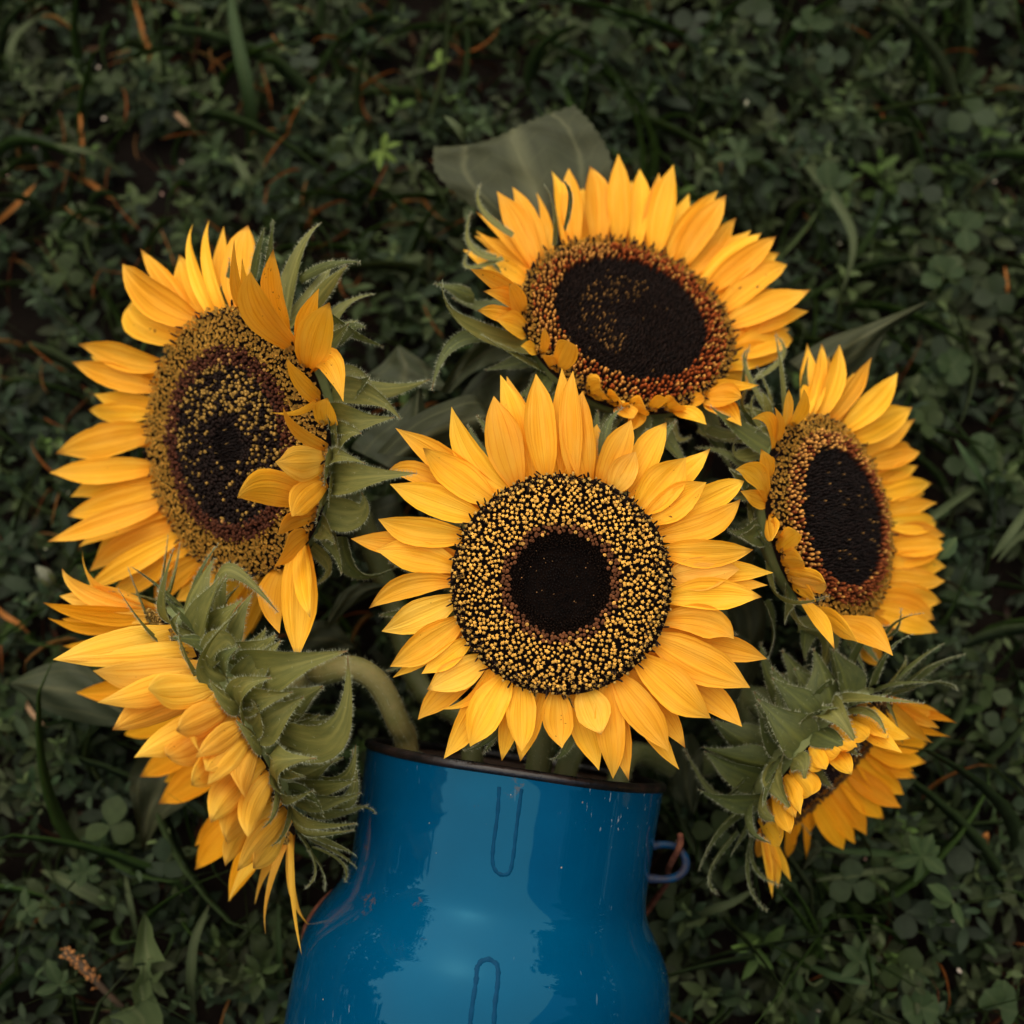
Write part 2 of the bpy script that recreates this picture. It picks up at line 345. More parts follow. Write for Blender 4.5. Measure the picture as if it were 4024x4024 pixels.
class Flower:
    def __init__(s, label, org, k, c, a, d, n, b_over_a, L, root, stem, mats, hz=.10, dep=.5, fc=.5, dark=True):
        s.dep, s.fc, s.dark = dep, fc, dark
        s.org, s.k = org, k
        px, py = s.px(*c); s.c = P(px, py, d); tc = -nz(ray(px, py)); r = nz(RT - tc * (RT @ tc)); u = np.cross(tc, r)
        ni = sqrt(max(0, 1 - b_over_a ** 2)); h = nz(V3(n[0], n[1], 0)) if (n[0] or n[1]) else V3(0, 0, 0)
        s.n = nz(r * h[0] * ni + u * h[1] * ni + tc * b_over_a)
        s.R = a / k * K * d / 4024; s.d = d; s.L = L; s.mats = mats; s.hz = hz
        s.x = nz(np.cross(V3(.3, .2, .9), s.n)); s.y = np.cross(s.n, s.x)
        s.T = thing('sunflower', label, 'sunflower', tuple(root), 'sunflowers in the can')
        th = np.linspace(0, 2 * pi, 720, endpoint=False); s.th = th
        s.rho = np.cos(th)[:, None] * s.x + np.sin(th)[:, None] * s.y
        s.np_, s.nb = 0, 0; s.body(stem)
    def px(s, x, y): return s.org[0] + x / s.k, s.org[1] + y / s.k
    def mpp(s, d): return K * d / 4024
    def solve(s, B, tx, ty, L, out):
        r = ray(tx, ty); w = CAM - B; A = r @ r; b = 2 * r @ w; c = w @ w - L * L; D = b * b - 4 * A * c
        if D <= 0: return CAM + (-b / (2 * A)) * r
        c2 = [CAM + ((-b + e * sqrt(D)) / (2 * A)) * r for e in (-1, 1)]
        return max(c2, key=lambda p: (p - B) @ out)
    def rim(s, bx, by, far=False, rad=1., off=0.):
        pts = s.c + s.R * rad * s.rho + s.n * off; q = proj(pts)
        e = (q[:, 0] - bx) ** 2 + (q[:, 1] - by) ** 2
        nc = abs(s.n @ nz(s.c - CAM))
        if nc < .4:
            bad = (q[:, 2] < s.d) if far else (q[:, 2] > s.d); e = e + bad * 1e9
        i = int(np.argmin(e)); return pts[i], s.rho[i]
    def blade(s, name, B, Mp, T, w, rho, mat, prof, cup, twist, nu, nvv, ripple=.06, hair=0, face=None, label=None, tw0=0, notch=0, fc=0, curl=0):
        u = np.linspace(0, 1, nu + 1); C = bez(B, Mp, T, u); t = dbez(B, Mp, T, u); t /= np.linalg.norm(t, axis=1)[:, None] + 1e-12
        v = np.linspace(-1, 1, nvv + 1); hw = prof(u) * w / 2; tau = np.cross(s.n, rho); V, UV = [], []
        if fc:
            vd = nz(C[nu // 2] - CAM); cw = nz(np.cross(vd, t[nu // 2])); cw = cw if cw @ tau > 0 else -cw; tau = nz(tau * (1 - fc) + cw * fc)
        ph = rnd.uniform(0, 6); ph2 = rnd.uniform(0, 6); asy = rnd.uniform(-.08, .08); wp = None
        for i in range(nu + 1):
            base = tau if wp is None else wp
            wd = base - t[i] * (base @ t[i]); wd = nz(wd) if np.linalg.norm(wd) > .05 else nz(np.cross(t[i], -nz(C[i] - CAM))); wp = wd
            f = np.cross(wd, t[i])
            if f @ (s.n - rho) < 0 and i == 0: wd = -wd; wp = wd; f = -f
            an = tw0 + twist * u[i]; wd2 = cos(an) * wd + sin(an) * f; f2 = cos(an) * f - sin(an) * wd
            for vv in v:
                e = 1 + asy * np.sign(vv) + .05 * sin(9 * u[i] + ph + 2 * vv)
                z = curl * w * max(0, u[i] - .55) ** 2 + cup * vv * vv * hw[i] - .07 * hw[i] * (cos(2.6 * pi * vv)) + ripple * hw[i] * vv * sin(8 * u[i] + ph2) * u[i]
                if notch and u[i] > .98: z += 0
                V.append(C[i] + wd2 * vv * hw[i] * e + f2 * z); UV.append((u[i], vv / 2 + .5))
        F = grid_faces(nu, nvv).tolist(); mi = [0] * len(F); V = np.array(V); mats = [mat]
        if hair:
            G = V.reshape(nu + 1, nvv + 1, 3); pts, dirs = [], []
            for sd in (0, nvv):
                for i in range(nu):
                    L = np.linalg.norm(G[i + 1, sd] - G[i, sd]); m_ = int(L / .00022)
                    for _ in range(m_):
                        x = rnd.random(); pts.append(G[i, sd] * (1 - x) + G[i + 1, sd] * x); o = G[i, sd] - G[i, nvv // 2]; dirs.append(nz(o) + .5 * t[i])
            for _ in range(int(40 * hair)):
                i, j = rnd.randrange(nu), rnd.randrange(nvv); pts.append(G[i, j]); dirs.append(rng.normal(0, 1, 3))
            hv, hf = hairs(pts, dirs, .0016 * hair, .00006)
            b = len(V); V = np.concatenate([V, np.array(hv).reshape(-1, 3)]); UV += [(.3, .3)] * len(hv)
            F += [(x + b, y + b, z + b) for x, y, z in hf]; mi += [1] * len(hf); mats = [mat, HAIR]
        o = mk(name, V, F, mats, s.T, uv=UV, mi=mi)
        if label: o['label'] = label
        return o
    def petals(s, rows, plane=False):
        for row in rows:
            bx, by, tx, ty, w = row[:5]; fl = row[5] if len(row) > 5 else ''; mid = row[6] if len(row) > 6 else None; lab = row[7] if len(row) > 7 else None
            bx, by = s.px(bx, by); tx, ty = s.px(tx, ty); behind = 'b' in fl
            B, rho = s.rim(bx, by, 'f' in fl, .965, -s.R * (.02 + .05 * behind + .025 * rnd.random()))
            app = math.hypot(tx - proj(B)[0], ty - proj(B)[1]) * s.mpp(s.d)
            if plane:
                e = rnd.uniform(.0005, .005) if not behind else rnd.uniform(-.008, -.003)
                r = ray(tx, ty); c0 = s.c + s.n * e; T = CAM + ((c0 - CAM) @ s.n) / (r @ s.n) * r
            else:
                T = s.solve(B, tx, ty, min(s.L, app * 1.55 + .004), rho)
            L = np.linalg.norm(T - B); t = nz(T - B); fac = nz((s.n - rho) - t * ((s.n - rho) @ t)); 
            if fac @ (s.n - rho) < 0: fac = -fac
            if mid is not None:
                mx, my = s.px(*mid); dm = (proj(B)[2] + proj(T)[2]) / 2 - (.004 if 'u' in fl else 0)
                Mp = 2 * P(mx, my, dm) - .5 * (B + T)
            else:
                tau = np.cross(s.n, rho)
                Mp = B + .5 * (T - B) + fac * L * rnd.uniform(.02, .14) + tau * L * rnd.uniform(-.07, .07)
            mat = s.mats[1] if 'p' in fl else (PETAL_SPOT if 's' in fl else (PETAL_SHADED if ('f' in fl or 'a' in fl) else s.mats[0]))
            wr = w / s.k * s.mpp(s.d) * rnd.uniform(1.0, 1.12)
            s.blade('petal', B, Mp, T, wr, rho, mat, prof_petal if 'n' not in fl else prof_long, rnd.uniform(.12, .4), rnd.uniform(-.4, .4), 14, 8, rnd.uniform(.06, .24), label=lab, fc=.75 if 'c' in fl else s.fc, curl=float(rng.normal(0, 1.1)))
    def rec(s, kk):  # outside of the receptacle: k=0 rim .. 1 at stem
        return s.R * (.985 - .80 * kk ** 2.0), -s.R * (.06 + s.dep * kk)
    def bracts(s, rows, mat=None, hair=1.):
        ks = np.linspace(0, .75, 12)
        cand, crho, cn = [], [], []
        for kk in ks:
            r, z = s.rec(kk); r2, z2 = s.rec(kk + .02); tang = V3(r2 - r, z2 - z, 0); nr, nzz = nz(V3(-tang[1], tang[0], 0))[:2]
            cand.append(s.c + s.rho * r + s.n * z); nn = s.rho * nr + s.n * nzz; cn.append(nn); crho.append(s.rho)
        cand = np.concatenate(cand); crho = np.concatenate(crho); cn = np.concatenate(cn); q = proj(cand); vis = ((cand - CAM) * cn).sum(1) < 0
        for row in rows:
            pts = [s.px(*p) for p in row[:3]]; w = row[3] / s.k * s.mpp(s.d); fl = row[4] if len(row) > 4 else ''
            e = (q[:, 0] - pts[0][0]) ** 2 + (q[:, 1] - pts[0][1]) ** 2 + (~vis) * 1e5
            i = int(np.argmin(e)); B = cand[i] + cn[i] * .0005; out = cn[i]
            app = math.hypot(pts[2][0] - pts[0][0], pts[2][1] - pts[0][1]) * s.mpp(s.d)
            # keep digitised base when the receptacle is close to it
            if e[i] > 60 ** 2: B = P(*pts[0], q[i, 2])
            T = s.solve(B, *pts[2], app * 1.12, out)
            dm = (proj(B)[2] + proj(T)[2]) / 2 - .003; Mp = 2 * P(*pts[1], dm) - .5 * (B + T)
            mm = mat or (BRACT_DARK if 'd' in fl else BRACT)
            s.blade('bract', B, Mp, T, w * 1.1, crho[i], mm, prof_bract, rnd.uniform(.15, .45) * (-1 if rnd.random() < .3 else 1), rnd.uniform(-.3, .3), 12, 6, .1, hair=hair)
    def filler_bracts(s, n, L=.026, spread=(.0, 1.), mat=None, elev=(-.5, .3), a0=0, a1=2 * pi):
        for i in range(n):
            t = a0 + (a1 - a0) * (i + rnd.uniform(.1, .9)) / n; rho = cos(t) * s.x + sin(t) * s.y; r, z = s.rec(rnd.uniform(.02, .3))
            B = s.c + rho * r + s.n * z; e = rnd.uniform(*elev); l = L * rnd.uniform(.7, 1.2); tau = np.cross(s.n, rho)
            T = B + l * nz(rho * cos(e) + s.n * sin(e) + tau * rnd.uniform(-.3, .3)); Mp = B + .5 * (T - B) - s.n * l * rnd.uniform(0, .2)
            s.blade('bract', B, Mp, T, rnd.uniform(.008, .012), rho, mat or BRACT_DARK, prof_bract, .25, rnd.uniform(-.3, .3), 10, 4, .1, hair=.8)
    def cover_bracts(s, n, L, w, back=.8, mat=None):
        i = 0
        while i < n:
            t = rnd.uniform(0, 2 * pi); kk = rnd.uniform(.02, .8); r, z = s.rec(kk); rho = cos(t) * s.x + sin(t) * s.y; B = s.c + rho * r + s.n * z
            nn = nz(rho * (1 - .5 * kk) - s.n * .7)
            if nn @ (CAM - B) < .1 * np.linalg.norm(CAM - B): continue
            i += 1; l = L * rnd.uniform(.75, 1.2); tau = np.cross(s.n, rho)
            d = nz(nn * .75 - s.n * back * rnd.uniform(.3, 1.1) + tau * rnd.uniform(-.5, .5) + rho * .2); T = B + l * d; Mp = B + .5 * (T - B) + nz(rho * .6 + s.n * .7) * l * rnd.uniform(.0, .25)
            s.blade('bract', B, Mp, T, w * rnd.uniform(.8, 1.2), rho, mat or BRACT, prof_bract, rnd.uniform(.2, .5), rnd.uniform(-.3, .3), 12, 6, .1, hair=1.)
    def filler_petals(s, n, ang, L, elev, w=.011, mat=None):
        for i in range(n):
            t = ang[0] + (ang[1] - ang[0]) * (i + rnd.uniform(.1, .9)) / n; rho = cos(t) * s.x + sin(t) * s.y
            B = s.c + rho * s.R - s.n * s.R * .13; e = rnd.uniform(*elev); l = L * rnd.uniform(.8, 1.05)
            T = B + l * nz(rho * cos(e) + s.n * sin(e) + np.cross(s.n, rho) * rnd.uniform(-.2, .2)); Mp = B + .5 * (T - B) + s.n * l * .06
            s.blade('petal', B, Mp, T, w, rho, mat or PETAL_SHADED, prof_petal, .3, rnd.uniform(-.2, .2), 12, 6, .1)
    def angle_of(s, px, py):
        p, rho = s.rim(px, py); return math.atan2(rho @ s.y, rho @ s.x)
    def body(s, stem):
        k = 56; V = []; rows = [(.0, .3), (.5, .4), (.9, .5), (1.0, .9)]
        prof = [(s.R * x, s.zs(x) - .0012) for x in np.linspace(0.001, 1, 14)]
        th = np.linspace(0, 2 * pi, k, endpoint=False)
        ring = lambda r, z: [s.c + r * (cos(t) * s.x + sin(t) * s.y) + s.n * z for t in th]
        for r, z in prof: V += ring(r, z)
        q = lambda m: [(i * k + j, i * k + (j + 1) % k, (i + 1) * k + (j + 1) % k, (i + 1) * k + j) for i in range(m - 1) for j in range(k)]
        s.disc = mk('flower_disc', V, q(14), DISC, s.T)
        V = ring(s.R, s.zs(1) - .0015)
        for kk in np.linspace(0, 1, 12): V += ring(*s.rec(kk))
        r, z = s.rec(1); V += ring(r * .45, z - s.R * .06); F = q(14); F.append(tuple(13 * k + j for j in range(k)))
        mk('receptacle', V, F, RECEPT, s.T)
        bk = s.c + s.n * (z + s.R * .03); pts = [bk, bk - s.n * .022] + [np.asarray(p) for p in stem]
        V, F, N = tube(pts, [.0072, .0054, .0052, .0052], 36, 12)
        hv, hf = hairs(V, N, .0018, .00006); more = []
        for _ in range(5):
            i = rng.integers(0, len(V) - 13, len(V)); x = rng.random(len(V))[:, None]; h2 = hairs(V[i] * (1 - x) + V[i + 12] * x, N[i], .0018, .00006); more.append(h2)
        VV, FF = join([(V, F), (hv, hf)] + more)
        mk('stem', VV, FF, [STEM_DARK if s.dark else STEM, HAIR], s.T, mi=[0] * len(F) + [1] * (len(FF) - len(F)))
    def zs(s, rn):
        if s.hz < 0: x = np.clip((np.asarray(rn) - .25) / .35, 0, 1); return s.R * (-s.hz) * (x * x * (3 - 2 * x)) * (1 - np.asarray(rn) ** 5 * .8)
        return s.R * s.hz * (1 - np.asarray(rn) ** 2)
    def florets(s, zones):
        """zones: (r0, r1, kind, spacing_m, size_m, height_m, colour function)"""
        Vs, Fs, Cs, b = [], [], [], 0
        for r0, r1, kind, sp, size, hgt, cf in zones:
            n = int(pi * (r1 * r1 - r0 * r0) * s.R ** 2 / (sp * sp * .87)); i = np.arange(n)
            rn = np.sqrt(r0 * r0 + (r1 * r1 - r0 * r0) * (i + .5) / n) + rng.normal(0, .006, n); th = (i + 500 + 400 * r0) * 2.399963 + rng.normal(0, .012, n)
            rad = np.cos(th)[:, None] * s.x + np.sin(th)[:, None] * s.y; tau = np.cross(s.n, rad)
            pos = s.c + rad * (rn * s.R)[:, None] + s.n * s.zs(rn)[:, None]
            lean = (rn - .45) * .5 + rng.normal(0, .07, n)
            if kind == 'spike': lean = .35 + rng.normal(0, .45, n)
            side = rng.normal(0, .10 if kind != 'spike' else .45, n)
            up = s.n + rad * lean[:, None] + tau * side[:, None]; up /= np.linalg.norm(up, axis=1)[:, None]
            ax = np.cross(up, rng.normal(0, 1, (n, 3))); ax /= np.linalg.norm(ax, axis=1)[:, None]; ay = np.cross(up, ax)
            tv, tf, tw = TEMPL[kind]; sz = size * rng.uniform(.75, 1.2, n); hh = hgt * rng.uniform(.75, 1.2, n)
            jit = 1 + rng.normal(0, .11, (n, len(tv)))
            V = pos[:, None] + ax[:, None] * (tv[:, 0] * sz[:, None] * jit)[..., None] + ay[:, None] * (tv[:, 1] * sz[:, None] * jit)[..., None] + up[:, None] * (tv[:, 2] * hh[:, None])[..., None]
            lo, hi = cf(rn, th, n); C = lo[:, None] * (1 - tw[None, :, None]) + hi[:, None] * tw[None, :, None]
            F = (tf[None] + (np.arange(n) * len(tv))[:, None, None]).reshape(-1, 3) + b
            Vs.append(V.reshape(-1, 3)); Cs.append(C.reshape(-1, 3)); Fs.append(F); b += n * len(tv)
        o = mk('florets', np.concatenate(Vs), np.concatenate(Fs), FLORET, sub(s.T, s.disc), col=np.concatenate(Cs), smooth=False); o['kind'] = 'stuff'
def templ():
    T = {}
    V = [(0, 0, .93)]; w = [.8]
    for i in range(10):
        a = pi * i / 5; r = 1. if i % 2 == 0 else .52; V.append((r * cos(a), r * sin(a), 1. if i % 2 == 0 else .95)); w.append(1.)
    for i in range(10):
        a = pi * i / 5; V.append((.5 * cos(a), .5 * sin(a), .62)); w.append(.1)
    for i in range(5):
        a = 2 * pi * i / 5; V.append((.45 * cos(a), .45 * sin(a), -.1)); w.append(0)
    F = [(0, 1 + i, 1 + (i + 1) % 10) for i in range(10)]
    for i in range(10): j = (i + 1) % 10; F += [(1 + i, 11 + i, 11 + j), (1 + i, 11 + j, 1 + j)]
    for i in range(5): j = (i + 1) % 5; a, b2, c2 = 11 + 2 * i, 11 + 2 * i + 1, 11 + (2 * i + 2) % 10; F += [(a, 21 + i, b2), (b2, 21 + i, 21 + j), (b2, 21 + j, c2)]
    T['star'] = (np.array(V), np.array(F), np.array(w))
    def rings(zr, n, tip):
        V, F, w = [], [], []
        for z, r, q in zr:
            for i in range(n): a = 2 * pi * i / n; V.append((r * cos(a), r * sin(a), z)); w.append(q)
        for k in range(len(zr) - 1):
            for i in range(n): a, b2 = k * n + i, k * n + (i + 1) % n; F += [(a, b2, b2 + n), (a, b2 + n, a + n)]
        V.append((0, 0, tip[0])); w.append(tip[1]); F += [((len(zr) - 1) * n + i, (len(zr) - 1) * n + (i + 1) % n, len(V) - 1) for i in range(n)]
        return np.array(V), np.array(F), np.array(w)
    T['bud'] = rings([(-.1, .6, 0), (.7, 1, .6), (.9, .85, 1)], 6, (.86, .5))
    T['bead'] = rings([(-.1, .6, 0), (.45, .9, .05), (.72, 1, .55), (.9, .7, 1)], 6, (1., 1))
    T['bristle'] = rings([(-.1, 1, 0), (.5, .6, .4)], 4, (1., 1))
    a = rings([(-.1, .6, 0), (.4, 1, 0), (.85, .8, 0)], 4, (1., 1)); w = a[2].copy(); w[[4, 8, 6, 10]] = .75; T['spike'] = (a[0], a[1], w)
    # crumb: irregular open floret seen from the side, two curled lobes
    V, F, w = [], [], []
    for cx, cy, cz, r in ((.38, .1, .84, .78), (-.4, -.2, .92, .70), (-.05, .45, .76, .66)):
        b = len(V)
        for d in ((1, 0, 0), (-1, 0, 0), (0, 1, 0), (0, -1, 0), (0, 0, .14), (0, 0, -.4)): V.append((cx + d[0] * r, cy + d[1] * r, cz + d[2])); w.append(1 if d[2] > -.1 else .2)
        for x in (0, 1):
            for y in (2, 3):
                for z in (4, 5): F.append((b + x, b + y, b + z))
    T['crumb'] = (np.array(V), np.array(F), np.array(w))
    return T
TEMPL = templ()
def cc(lo, hi, var=.25, sparse=None, alt=(.6, .3, .08)):
    lo, hi = np.array(lo), np.array(hi)
    def f(rn, th, n):
        v = rng.uniform(1 - var, 1 + var, n)[:, None]; L, H = lo * v, hi * v
        if sparse is not None:
            p = sparse(rn, th) if callable(sparse) else np.full(n, sparse); m = rng.random(n) < p; H = np.where(m[:, None], np.array(alt) * v, H)
        return L, H
    return f
DK = (.005, .0022, .0016); GOLD = (.72, .42, .085); OCHRE = (.50, .29, .06)
def can_pt(along, across=0, up=0): return O_ + A_ * along + E1_ * across + E2_ * up
def into_can(*pts, across=0, up=0):
    return list(pts) + [can_pt(.012, across, up), can_pt(-.05, across * .9, up * .9), can_pt(-.14, across * .7, up * .7)]

# ---------------- the flower in the middle, facing up
f1 = Flower('sunflower facing straight up over the can rim, wide golden ring round its black centre', (1300, 1350), 1.0733, (970, 1012), 468, .59, (0, .06), .998, .040,
            can_pt(-.14, .0, .0), into_can(P(2190, 2450, .655), P(2120, 2800, .655), across=.01, up=.02), (PETAL, PETAL_PALE), hz=-.07)
f1.petals([
 (905,548,868,125,132),(990,560,978,112,98,'b'),(1030,560,1018,108,100),(1085,562,1055,190,132),(1150,580,1270,320,125),(1200,605,1285,455,118,'p'),
 (1250,630,1415,318,132,'b'),(1310,690,1490,480,160),(1350,620,1600,440,112,'b'),(1345,740,1580,585,132,'s'),(1400,740,1745,580,112,'b',(1600,650)),
 (1400,800,1735,660,112,'',(1590,770)),(1430,870,1785,880,118),(1440,990,1730,945,140,'p'),(1440,960,1860,965,95,'b'),(1440,990,1845,1015,85,'b'),
 (1430,1075,1808,1070,132),(1410,1170,1695,1245,122,'',(1590,1170)),(1380,1260,1770,1445,175),(1390,1230,1840,1335,110,'b',(1640,1270)),(1320,1350,1600,1590,155),
 (1340,1330,1720,1620,125,'b',(1570,1470)),(1210,1430,1425,1720,140),(1280,1420,1490,1700,110,'b'),(1250,1440,1468,1795,85,'b'),(1180,1460,1200,1840,118),
 (1210,1450,1255,1840,85,'b'),(1070,1470,1140,1655,145,'p'),(1020,1490,1138,1785,110,'b'),(950,1485,960,1705,122,'s'),(890,1480,800,1760,95,'b'),
 (790,1470,805,1722,115),(770,1450,722,1760,85,'b'),(720,1440,575,1700,150),(680,1410,478,1745,122,'b'),(660,1390,465,1540,50,'n',(600,1490)),
 (640,1340,408,1460,125,'p'),(620,1370,360,1585,112,'b'),(580,1250,385,1395,92),(540,1170,250,1365,132),(550,1190,265,1400,70,'b'),(505,1080,215,1218,132,'p'),
 (500,1010,163,1120,95,'',(320,1020)),(510,940,188,870,124),(500,890,75,820,105,'b'),(550,800,192,742,128),(590,700,250,590,128),(590,690,218,538,95,'b',(400,560)),
 (670,640,388,447,142),(690,620,275,360,115,'b'),(735,600,512,268,122,'',(600,490)),(775,590,685,215,145),(830,560,715,135,110,'b'),(850,560,742,138,110,'b'),(960,548,940,330,90,'b'),(1120,565,1130,330,90,'b'),(1180,590,1190,400,80,'b'),(1440,905,1640,900,90,'b'),(1420,1120,1640,1160,90,'b'),(560,1230,420,1300,80,'b'),(520,975,330,985,80,'b')], plane=True)
f1.bracts([(1150,620,1180,350,1260,200,60)[:2] + ((0,),)] if 0 else [((1180,560),(1160,380),(1230,270),60,'d'),((1300,640),(1290,520),(1330,360),50,'d'),((690,1500),(680,1650),(560,1720),60,'d'),((980,1500),(1000,1680),(930,1755),60,'d'),((740,1500),(715,1620),(640,1730),50,'d')])
f1.filler_bracts(16, .040, elev=(-.7, -.3))
f1.florets([(0, .40, 'bristle', .00125, .00042, .0022, cc((.003, .0014, .001), (.0055, .0026, .0018), .5, .02, (.5, .26, .10))),
 (.33, .47, 'bristle', .00115, .00042, .0027, cc((.005, .002, .001), (.030, .012, .005), .6)),
 (.45, .545, 'bud', .00165, .00078, .0022, cc((.02, .007, .003), (.15, .05, .015), .4, .10, (.7, .36, .07))),
 (.535, .93, 'star', .00196, .00086, .0032, cc((.010, .004, .002), (.84, .44, .075), .25)),
 (.84, .99, 'spike', .0022, .00045, .0052, cc((.012, .006, .004), (.34, .17, .035), .3)),
 (.90, .99, 'star', .0024, .0008, .003, cc(DK, OCHRE, .3))])

# ---------------- the tall one on the left
f2 = Flower('largest sunflower left of the can turned sideways, curled petals folding over its speckled face', (100, 700), 1.2075, (990, 1262), 645, .638, (-1, -.08), .645, .058,
            can_pt(-.14, -.02, -.0), into_can(P(1500, 2250, .70), P(1650, 2700, .69), across=-.022, up=-.01), (PETAL, PETAL_PALE), hz=.05)
f2.petals([
 (1010,640,1040,195,155),(960,640,945,240,95,'b'),(1050,640,992,290,62,'n'),(1090,640,1020,390,62,'n'),(900,650,765,205,72,'n',(800,420)),(940,640,878,215,58,'n',(860,380)),
 (880,660,735,365,155,'b'),(840,700,445,405,170),(800,680,550,340,95,'b'),(770,770,430,570,195,'s'),(740,740,600,590,120,'b'),(690,900,300,780,135),(670,960,320,845,110,'b'),
 (640,1000,258,880,125),(610,1060,350,1030,90,'b'),(600,1110,300,1100,100),(580,1200,160,1300,155),(575,1260,300,1200,110,'b'),(565,1380,112,1395,135),(570,1480,190,1600,125),
 (580,1560,105,1725,115),(600,1620,265,1750,100,'s'),(620,1700,300,1870,115),(640,1760,280,1960,110,'b'),(680,1810,380,2010,120,'b'),(590,1430,240,1500,120,'b'),(610,1640,330,1800,110,'b'),
 (1290,810,1075,412,152,'c',(1120,620)),(1240,720,1180,330,98,'bsc'),(1350,900,1450,565,160,'c'),(1300,780,1392,525,85,'bc'),(1395,1050,1230,845,85,'n',(1300,960)),
 (1350,930,1508,1060,105,'usc',(1440,870)),(1390,1050,1175,1110,30,'n',(1300,1110)),(1400,1290,1210,1075,55,'n',(1290,1200)),(1420,1180,1432,1045,112,'c'),(1410,1330,1220,1350,155,'pc'),
 (1380,1560,985,1515,160,'c',(1180,1470)),(1390,1420,1270,1600,125,'c'),(1380,1540,1300,1590,100),(1370,1600,1195,1690,85),(1330,1680,1190,1850,115),
 (1330,1760,1290,2290,150,'c'),(1320,1740,1345,2080,90),(1160,1930,1000,2245,130,'b'),(900,1900,750,2000,120),(1040,1950,950,2100,140),(800,1870,620,2010,120),(1100,1900,1080,2150,150,'b'),(1240,1850,1200,2150,130,'b')])
f2.bracts([
 ((1240,640),(1290,380),(1405,210),105),((1260,680),(1400,500),(1450,385),75),((1330,640),(1440,500),(1530,415),75),((1080,480),(1110,330),(1135,235),42,'d'),((1150,460),(1165,310),(1178,195),36,'d'),
 ((1300,480),(1450,410),(1590,400),42,'d'),((1420,740),(1510,610),(1655,550),70),((1430,820),(1490,720),(1580,680),66),((1450,780),(1540,710),(1615,710),70,'d'),((1460,960),(1700,1000),(1920,955),110),
 ((1450,1010),(1640,1030),(1780,1145),110),((1470,930),(1560,920),(1640,980),65),((1450,1130),(1580,1150),(1750,1135),130),((1420,1260),(1520,1210),(1595,1212),140),((1410,1370),(1480,1320),(1615,1355),95),
 ((1430,1420),(1600,1420),(1860,1400),150),((1400,1560),(1590,1580),(1595,1490),150),((1390,1640),(1440,1680),(1465,1740),110),((1390,1500),(1405,1560),(1380,1650),80),((1400,1780),(1440,1850),(1370,1930),70),
 ((1420,1190),(1470,1220),(1480,1290),90),((1400,1440),(1450,1480),(1440,1560),100),((1400,1320),(1440,1370),(1420,1460),90),((1400,1090),(1450,1120),(1440,1190),90),((1500,1700),(1600,1880),(1840,1790),100,'d'),((1430,640),(1560,730),(1700,800),90,'d')])
f2.filler_bracts(9, .03)
def f2_speck(r, t): return np.clip(.62 * np.clip((np.asarray(r) - .10) / .25, 0, 1), 0, .62)
f2.florets([(0, .18, 'bristle', .0015, .0005, .0024, cc(DK, (.008, .004, .003), .4, .03, (.4, .24, .07))),
 (.16, .62, 'bud', .00175, .00078, .0022, cc(DK, (.012, .005, .003), .4, lambda r, t: np.clip(.30 + .22 * np.cos(t - f2.angle_of(1000, 900)), 0, 1) * np.clip((r - .12) / .2, 0, 1), (.42, .24, .05))),
 (.58, .72, 'bead', .0017, .00085, .0030, cc((.010, .003, .002), (.075, .020, .007), .3, .05, (.4, .2, .05))),
 (.69, 1.0, 'crumb', .0019, .00092, .0024, cc((.05, .02, .006), (.97, .53, .085), .2)),
 (.93, .99, 'spike', .004, .0005, .0048, cc((.012, .006, .004), (.30, .15, .03), .3))])

# ---------------- the one at the top
f3 = Flower('sunflower tilted away at the top of the bunch, red-brown face above a broad leaf', (1600, 400), 1.1365, (985, 990), 498, .662, (.42, .91), .70, .046,
            can_pt(-.14, .015, -.02), into_can(P(2330, 1900, .725), P(2200, 2500, .71), across=.012, up=-.02), (PETAL, PETAL), hz=.10)
f3.petals([
 (700,640,652,297,80,'b'),(745,620,720,280,98),(710,650,690,490,62),(850,600,835,265,132),(950,600,940,228,105),(1030,610,1042,288,95),(1080,620,1133,303,85,'b'),(1130,640,1195,293,120),
 (1190,670,1380,400,115),(1230,700,1438,405,120),(1280,740,1465,520,100),(1340,790,1585,567,105,'b'),(1360,830,1662,592,110),(1390,870,1670,668,110),(1420,930,1713,707,120,'s'),(1450,990,1798,845,128),
 (1465,1030,1795,935,95,'b'),(1470,1080,1700,1020,110),(1450,1130,1750,1045,145),(1440,1190,1650,1140,120),(1420,1240,1525,1270,125),(1390,1310,1580,1275,85,'n'),(1330,1340,1510,1330,115),
 (1380,1350,1490,1430,110),(1270,1370,1345,1335,65),(1200,1390,1338,1450,80),(1150,1390,1225,1345,95),(1080,1380,1165,1300,66),(1000,1370,1080,1375,90),(900,1350,970,1325,105),(810,1300,885,1275,125),
 (660,1210,738,1050,98),(640,1210,610,1120,55),(590,1140,613,1010,44),(560,1130,515,1090,55),(530,1030,400,970,108,'p'),(500,990,302,940,86),(530,960,437,805,95),(500,930,345,845,80),(480,880,258,752,86,'s'),
 (500,800,252,665,104,'s'),(500,740,330,620,85,'s'),(480,700,305,575,55,'n'),(500,680,308,490,52,'n'),(520,670,350,505,44,'n'),(520,700,402,410,115),(560,680,470,380,95),(590,650,582,420,60,'n'),
 (1160,660,1250,440,100,'b'),(1320,770,1530,590,100,'b'),(1440,960,1690,850,100,'b'),(900,600,890,360,100,'b'),(1000,600,1000,360,100,'b'),(1450,1100,1690,960,110,'b'),(800,610,770,380,90,'b'),(940,1370,1010,1420,90),(1040,1400,1000,1470,70)])
